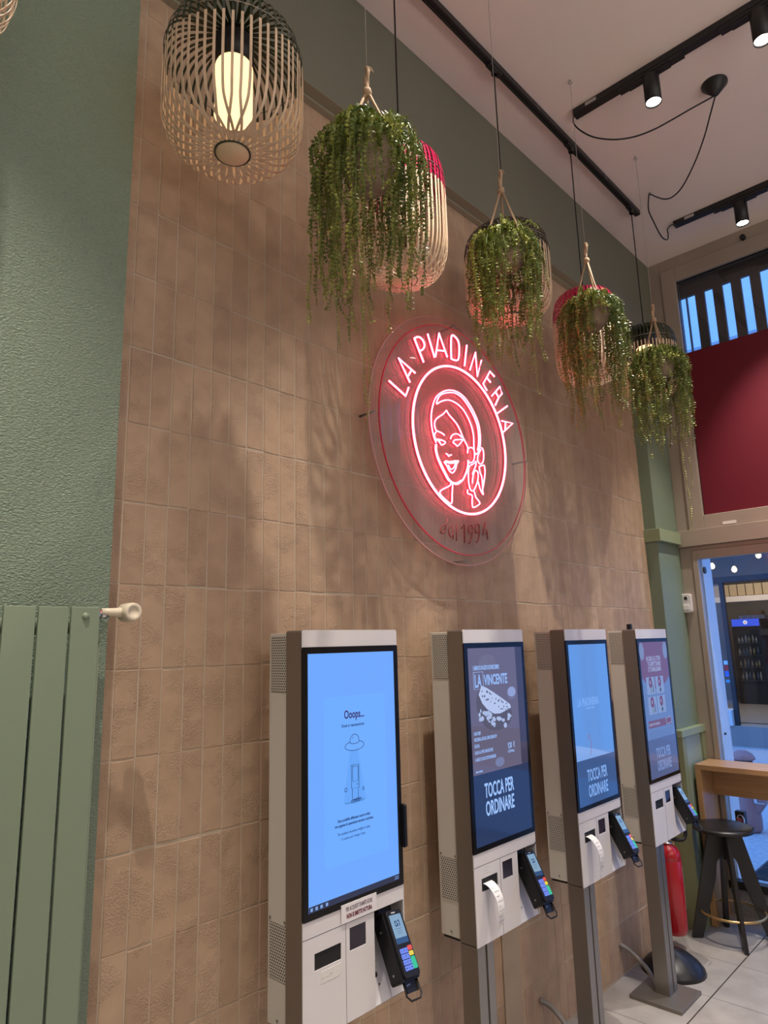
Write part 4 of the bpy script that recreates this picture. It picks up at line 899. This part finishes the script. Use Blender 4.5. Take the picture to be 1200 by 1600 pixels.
# ---------------------------------------------------------------- corrugated conduits
def conduit(A, B, lab, mid):
    P = smooth_path([A]+mid+[B], 14); rr = []
    for i in range(len(P)): rr.append(.0125 if i % 2 else .0105)
    t = tag(MB().tube(P, rr, 10).build('flexible_conduit', mat('grey_pvc_conduit', (.25, .235, .22), .5)), lab, 'conduit')
    t['group'] = 'grey corrugated conduits'
conduit((3.835, .083, .168), (3.80, -.125, .035), 'grey corrugated conduit bending to the foot of the fourth kiosk', [(3.86, .03, .135), (3.85, -.05, .085), (3.82, -.10, .05)])
conduit((3.004, .083, .185), (3.00, -.125, .045), 'grey corrugated conduit bending to the foot of the third kiosk', [(3.03, .03, .155), (3.02, -.05, .10), (3.0, -.10, .06)])
w = MB(); w.box(2.722, 2.853, NB-.008, NB+.003, .02, .95); tag(w.build('wall_cover_plate', mat('beige_cover_plate', (.42, .33, .24), .6, var=(5, .08)), bevel=.001), 'plain beige cover strip on the tiles behind the second kiosk pole', 'cover plate')
# ---------------------------------------------------------------- fire extinguisher
t = thing('fire_extinguisher', 'red fire extinguisher hung low in the corner behind the fourth kiosk pole', 'fire extinguisher', (4.40, -.0, .075))
MB().box(-.03, .03, .060, .0825, .10, .38).build('wall_bracket', M_BLACK, t)
t.scale = (.93, .93, .88)
M_RED = mat('gloss_red_enamel', (.48, .012, .022), .25, coat=.4)
w = MB(); w.lathe([(.0001, .004), (.045, .0), (.070, .010), (.078, .045), (.078, .470), (.076, .475), (.078, .480), (.074, .520), (.055, .553), (.026, .570), (.022, .580), (.0001, .58)], n=40); w.build('cylinder', M_RED, t)
w = MB(); w.lathe([(.0001, .578), (.036, .578), (.036, .583), (.016, .586), (.016, .612), (.0001, .614)], n=20); w.box(-.012, .012, -.03, .018, .600, .626); w.build('valve', mat('polished_chrome'), t)
w = MB(); w.prism([(-.075, .640), (.02, .625), (.02, .636), (-.075, .655)], 'x', -.009, .009); w.prism([(-.075, .612), (.02, .604), (.02, .612), (-.070, .620)], 'x', -.009, .009); w.build('squeeze_handle', M_BLACK, t, bevel=.001)
w = MB(); w.tube(smooth_path([(.010, -.010, .606), (.045, -.045, .592), (.085, -.075, .592), (.110, -.085, .625), (.112, -.085, .680), (.108, -.080, .74)], 5), .0115, 10); w.build('hose', M_BLACKP, t)
w = MB(); n_ = 14; vs = []
for i in range(n_+1):
    a = math.radians(-78+62*i/n_); vs += [(.0785*math.cos(a), .0785*math.sin(a), .16), (.0785*math.cos(a), .0785*math.sin(a), .43)]
w.add(vs, [(2*i, 2*i+2, 2*i+3, 2*i+1) for i in range(n_)], True); w.build('instruction_label', mat('label_white', (.75, .72, .70), .4), t, fixn=False)
# ---------------------------------------------------------------- black dome on the floor
t = thing('black_dome', 'black glossy half-dome lying on the floor behind the fourth kiosk foot', 'dome', (4.105, -.092, 0))
w = MB(); prof = [(.0001, .120), (.02, .117), (.06, .103), (.10, .080), (.140, .048), (.165, .018), (.170, 0.0), (.164, .0), (.135, .045), (.10, .072), (.0001, .11)]
w.lathe(prof, n=56); o = w.build('dome_shell', mat('gloss_black_dome', (.010, .010, .012), .36), t); o.rotation_euler = (math.radians(0), 0, 0)
# ---------------------------------------------------------------- radiator
xr1 = .768; pitch = .0785; yF = -.100
t = thing('radiator', 'tall sage green flat-panel radiator on the left wall', 'radiator', (.25, -.09, .1))
M_RAD = mat('sage_green_enamel', (.235, .30, .205), .35)
LR = (-.25, .09, -.1)
for i in range(14):
    x1 = xr1-i*pitch; x0 = x1-pitch+.0065
    w = MB(); w.box(x0, x1, yF, yF+.010, .10, 1.932); w.build('panel', M_RAD, t, loc=LR, bevel=.0015)
xl = xr1-14*pitch
w = MB()
for z in (.16, 1.885): w.tube([(xl+.01, -.070, z), (xr1+.004, -.070, z)], .019, 16)
for i in range(14): w.box(xr1-i*pitch-.055, xr1-i*pitch-.018, -.090, -.070, .14, 1.90)
w.build('collector_pipes', M_RAD, t, loc=LR)
w = MB(); w.tube([(xr1+.016, -.045, .10), (xr1+.016, -.045, 1.86)], .010, 12); w.tube([(xr1+.016, -.045, 1.845), (xr1+.016, -.045, 1.857)], .014, 12); w.tube([(xr1+.016, -.045, 1.868), (xr1+.016, -.045, 1.874)], .014, 12); w.build('feed_pipe', M_RAD, t, loc=LR)
w = MB()
for xx, yy, zz in ((xr1+.03, -.003, .3),): w.box(xr1-.03, xr1+.0, -.06, -.0005, 1.80, 1.83); w.box(xr1-.03, xr1, -.06, -.0005, .28, .31)
w.build('wall_bracket', M_RAD, t, loc=LR)
w = MB(); w.lathe([(.0001, -.007), (.006, -.006), (.009, -.003), (.0095, 0)], (.732, yF, 1.909), 20, axis='y'); w.build('vent_cap', M_RAD, t, loc=LR)
tv = MB(); tv.tube([(xr1-.002, -.066, 1.918), (xr1+.016, -.066, 1.918)], .013, 12); tv.tube([(xr1+.014, -.066, 1.916), (xr1+.034, -.066, 1.916)], .0105, 6); tv.lathe([(.012, -.075), (.012, -.05)], (xr1+.026, 0, 1.908), 8, axis='y')
tv.build('valve_body', mat('polished_chrome'), t, loc=LR)
w = MB(); w.tube([(xr1+.018, -.066, 1.922), (xr1+.040, -.068, 1.922), (xr1+.060, -.072, 1.922), (xr1+.085, -.075, 1.922)], [.0105, .011, .012, .016], 14)
w.lathe([(.0001, -.031), (.013, -.031), (.0135, -.033), (.022, -.033), (.0245, -.030), (.0255, -.020), (.0255, .018), (.021, .022), (.0001, .022)], (xr1+.090, -.072, 1.922), 24, axis='y')
w.build('valve_head', mat('ivory_plastic', (.74, .66, .50), .4), t, loc=LR)
# ---------------------------------------------------------------- motion sensor
t = thing('motion_sensor', 'small white motion sensor on the bronze frame above the counter', 'sensor', (XW-.012, -.022, 2.06))
w = MB(); w.prism(rounded_rect(-.036, .036, -.068, .068, .016), 'x', -.040, 0); w.build('housing', mat('white_plastic', (.74, .71, .70), .35), t, bevel=.006)
w = MB(); w.prism(rounded_rect(-.022, .022, -.048, -.010, .008), 'x', -.045, -.040); w.build('lens_window', mat('milky_lens', (.82, .80, .78), .2), t, bevel=.003)
w = MB(); w.prism([(-.012, .026), (.012, .026), (.010, .042), (0, .050), (-.010, .042)], 'x', -.0425, -.040); w.build('emblem', M_BLACKP, t)
# ---------------------------------------------------------------- counter
t = thing('bar_counter', 'oak window counter with side panel, below the shop window', 'counter', (4.95, -1.2, 0))
LC = (-4.95, 1.2, 0)
MB().box(4.85, 5.122, -2.6, -.0475, .951, .984).build('worktop', M_OAKY, t, loc=LC, bevel=.0015)
w = MB(); w.box(4.85, 5.122, -.0820, -.0475, 0, .9505); w.build('side_panel', M_OAKZ, t, loc=LC, bevel=.0015)
w = MB(); w.box(4.85, 5.122, -2.6, -2.565, 0, .9505); w.build('side_panel', M_OAKZ, t, loc=LC, bevel=.0015)
w = MB(); w.box(5.06, 5.085, -2.564, -.0825, .765, .9505); w.build('apron_board', M_OAKY, t, loc=LC, bevel=.001)
# ---------------------------------------------------------------- stool
t = thing('bar_stool', 'black wooden bar stool with a brass foot ring in front of the counter', 'stool', (4.7475, -.221, 0))
M_STOOL = mat('black_stained_wood', (.013, .012, .012), .35)
w = MB(); w.lathe([(.0001, .652), (.120, .650), (.160, .650), (.176, .643), (.180, .632), (.174, .622), (.150, .618), (.0001, .618)], n=48); w.build('seat', M_STOOL, t)
def legplate(dirv, half, name, notch):
    w = MB(); d = Vector(dirv).normalized(); nn = Vector((-d.y, d.x, 0)); th = .011
    zt2 = .618; out = [(-.095, zt2), (.095, zt2)]
    right = [(.105, .56), (half, .0), (half-.048, .0)]; arch = [(.055+.078*math.sin(a)*1. if 0 else .062*math.cos(a), .40+.055*math.sin(a)) for a in [i*math.pi/10 for i in range(11)]]
    inner_r = (.082, .33)
    poly = [(-.095, zt2), (.095, zt2), (half, 0), (half-.062, 0), (.078, .34)]+[(.066*math.cos(a)+.0, .41+.065*math.sin(a)) for a in [math.radians(8+16.4*i) for i in range(11)]]+[(-.078, .34), (-half+.062, 0), (-half, 0)]
    for s0, s1 in ((0, 1),):
        n = len(poly); vs = [d*p[0]+nn*th+Vector((0, 0, p[1])) for p in poly]+[d*p[0]-nn*th+Vector((0, 0, p[1])) for p in poly]
    # triangulated by strips: build with bmesh for a clean concave face
    w.add(vs, [tuple(range(n)), tuple(reversed(range(n, 2*n)))]+[(i, n+i, n+(i+1) % n, (i+1) % n) for i in range(n)])
    return w.build(name, M_STOOL, t, fixn=True)
legplate((-.1415, .207, 0), .252, 'leg_frame', 0)
legplate((.195, .122, 0), .232, 'leg_frame', 1)
w = MB(); w.tube([(.186*math.cos(a), .186*math.sin(a), .155) for a in [i*2*math.pi/48 for i in range(48)]], .0075, 10, closed=True); w.build('foot_ring', mat('satin_brass', (.62, .42, .18), .3, metal=.9), t)
w = MB(); w.tube([(0, 0, .45), (0, 0, .618)], .018, 14); w.build('seat_post', M_STOOL, t)
# ---------------------------------------------------------------- street
t = thing('street_hydrant', 'dusty pink rounded hydrant on the paving outside the glass door', 'hydrant', (7.33, .415, 0))
M_PINK = mat('dusty_pink_paint', (.36, .17, .155), .5)
w = MB(); w.lathe([(.0001, .0), (.085, .0), (.105, .03), (.108, .12), (.100, .22), (.085, .30), (.085, .64), (.0001, .64)], n=28); w.build('body', M_PINK, t)
w = MB(); w.lathe([(.0001, .735), (.045, .728), (.09, .70), (.112, .665), (.112, .650), (.09, .645)], n=28); w.build('cap', M_PINK, t)
w = MB(); w.prism([(-.06, .42), (-.16, .40), (-.165, .26), (-.10, .17), (-.06, .17)], 'x', -.055, .055); w.build('outlet', M_PINK, t, bevel=.01)
w = MB(); w.tube([(-.06, -.09, .27), (-.06, -.16, .27)], .005, 6); w.box(-.062, -.05, -.10, -.075, .27, .33); w.build('outlet_chain', mat('pale_badge'), t)
w = MB(); w.box(5.95, 6.95, -1.6, .04, 0, .014)
for i in range(24): w.box(5.97+.041*i, 5.985+.041*i, -1.58, .02, .014, .02)
tag(w.build('door_mat', mat('black_ribbed_rubber', (.03, .035, .04), .7)), 'black ribbed doormat on the paving outside the glass door', 'doormat')
# building across the street
FX = 12.7
M_FAC = mat('pale_stucco_facade', (.62, .66, .70), .85, var=(1.5, .05))
b = thing('building', 'pale shop building across the street with a dark-framed entrance', 'building', (FX, 1, 0))
LB = (-FX, -1, 0)
DY0, DY1, DZ = -1.2, 2.9, 3.25
w = MB(); w.box(FX, FX+.4, DY1, 22, 0, 11); w.box(FX, FX+.4, -12, DY0, 0, 11); w.box(FX, FX+.4, DY0, DY1, DZ, 11); w.build('facade', M_FAC, b, loc=LB)
w = MB(); w.box(FX-.25, FX, -12, 22, 7.05, 7.30); w.box(FX-.12, FX, -12, 22, 6.75, 7.05); w.box(FX-.08, FX, -12, 22, 6.2, 6.32); w.build('cornice', M_FAC, b, loc=LB)
M_DF = mat('dark_blue_grey_frame', (.014, .014, .018), .5)
w = MB(); w.box(FX+.02, FX+.14, DY0, DY1, 2.745, 2.845); w.box(FX+.02, FX+.10, 2.065, 2.135, .10, 2.745); w.box(FX+.02, FX+.14, DY0, DY0+.12, .1, 2.72); w.build('entrance_frame', M_DF, b, loc=LB)
w = MB(); w.box(FX-.05, FX+.5, DY0, DY1, 0, .33); w.build('entrance_step', mat('grey_granite'), b, loc=LB)
w = MB(); w.box(FX-.08, FX+.3, 2.14, 2.9, .33, .58); w.build('side_step', mat('pale_stone', (.6, .6, .6), .7), b, loc=LB)
w = MB(); w.box(FX+.08, FX+.085, DY0, DY1, 2.86, DZ); w.box(FX+.08, FX+.085, 2.135, DY1, .33, 2.74); w.box(FX+.08, FX+.085, DY0, DY1, 2.846, 2.86); w.build('fanlight_pane', M_GLASS, b, loc=LB)
for nm, z0, z1, c in (('sticker', 1.335, 1.40, (.55, .75, .85)), ('sticker', 1.235, 1.325, (.55, .02, .03)), ('sticker', 1.13, 1.225, (.03, .18, .65)), ('sticker', 1.03, 1.08, (.10, .40, .60))):
    w = MB(); w.box(FX+.070, FX+.079, 2.137, 2.215, z0, z1); w.build(nm, mat('sticker_%d' % int(z0*100), c, .5), b, loc=LB)
w = MB(); w.box(FX+.4, 18.5, -4, 5, .28, .33); w.box(18.4, 18.5, -4, 5, .33, 3.9); w.box(FX+.4, 18.5, 4.9, 5, .33, 3.9); w.box(FX+.4, 18.5, -4.1, -4, .33, 3.9); w.box(FX+.4, 18.5, -4, 5, 3.85, 3.95)
w.build('wall_shop', mat('shop_wall', (.22, .19, .17), .7), kind='structure')
w = MB(); w.box(16.2, 16.7, -4, 4.8, 2.56, 2.68); w.build('shelf_beam', mat('cream_beam', (.70, .58, .48), .6), b, loc=LB)
w = MB()
for i in range(12): w.box(16.4, 16.6, 1.9+.17*i, 2.05+.17*i, 2.70, 2.95)
w.build('shelf_boxes', mat('kraft_board', (.34, .25, .15), .8), b, loc=LB)
ld = bpy.data.lights.new('shop_ceiling_light', 'AREA'); ld.energy = 80; ld.color = (1, .88, .75); ld.size = 2.2
lo = bpy.data.objects.new('shop_ceiling_light', ld); COL.objects.link(lo); lo.parent = b; lo.location = (15.0-FX, 1.2, 3.8)
for q, (y, z) in enumerate(((3.50, 3.44), (3.03, 3.32), (2.49, 3.59))):
    k = thing('pendant_bulb', ('leftmost glowing bulb over the entrance across the street', 'lowest glowing bulb over the entrance across the street', 'highest glowing bulb over the entrance across the street')[q], 'bulb', (16.8, y, z), 'bulbs in the shop across the street')
    w = MB(); w.lathe([(.0001, -.07), (.045, -.05), (.062, 0), (.045, .05), (.02, .08)], n=16); w.build('glass_bulb', mat_emit('warm_bulb', (1, .72, .42), 3.2), k)
    MB().tube([(0, 0, .07), (0, 0, 3.84-z)], .008, 6).build('cord', M_BLACKP, k)
# drinks fridge in that shop
FRX = 16.8
t = thing('drinks_fridge', 'tall black drinks fridge with a lit blue header in the shop across the street', 'fridge', (FRX, 2.94, .33))
w = MB(); w.box(.03, .65, -.30, .30, 0, 1.86); w.box(-.0, .03, -.30, .30, 0, .42); w.box(0, .03, -.30, -.25, .42, 1.66); w.box(0, .03, .25, .30, .42, 1.66); w.build('cabinet', M_BLACK, t)
w = MB(); w.box(-.01, .03, -.275, .285, 1.70, 1.86); w.build('header', mat_emit('blue_header_light', (.045, .10, .72), 1.1), t)
w = MB(); w.tube([(-.014, .0, 1.785), (-.016, .0, 1.785)], .045, 16); w.build('header_badge', mat_emit('white_badge_light', (.75, .78, .95), 1.), t)
w = MB(); w.tube([(-.017, .0, 1.782), (-.018, .0, 1.782)], .016, 12); w.build('header_emblem', mat_emit('red_badge_light', (.7, .08, .12), 1.), t)
w = MB()
for z in (.50, .78, 1.05, 1.32): w.box(.005, .028, -.25, .25, z, z+.012)
w.build('shelf', mat('fridge_shelf', (.12, .12, .13), .4), t)
rr = random.Random(2)
for z in (.512, .792, 1.062, 1.332):
    for i in range(6):
        yy = -.20+.075*i+rr.uniform(-.01, .01); hh = rr.uniform(.12, .19)
        bt = tag(MB().lathe([(.0001, 0), (.024, .0), (.026, hh*.6), (.010, hh*.78), (.010, hh), (.0001, hh)], (0, 0, 0), 10).build('bottle', mat('bottle_%d' % rr.randrange(4), [(.20, .20, .19), (.16, .05, .03), (.04, .07, .11), (.16, .13, .08)][rr.randrange(4)], .3)), 'small drink bottle on a shelf of the black fridge across the street', 'bottle', 'bottles in the fridge across the street')
        bt.location = (FRX-.028, 2.94+yy, .33+z)
t = tag(MB().box(FRX+.05, FRX+.45, 2.55, 3.08, 2.19, 2.27).build('carton', mat('printed_white_carton', (.55, .48, .42), .7, var=(12, .3))), 'flat pale printed carton on top of the blue-headed fridge', 'box')
t = tag(MB().box(FRX+.05, FRX+.35, 2.60, 2.92, 2.27, 2.37).build('cardboard_box', mat('orange_cardboard', (.48, .27, .10), .7)), 'orange-brown cardboard box stacked above the pale carton', 'box')
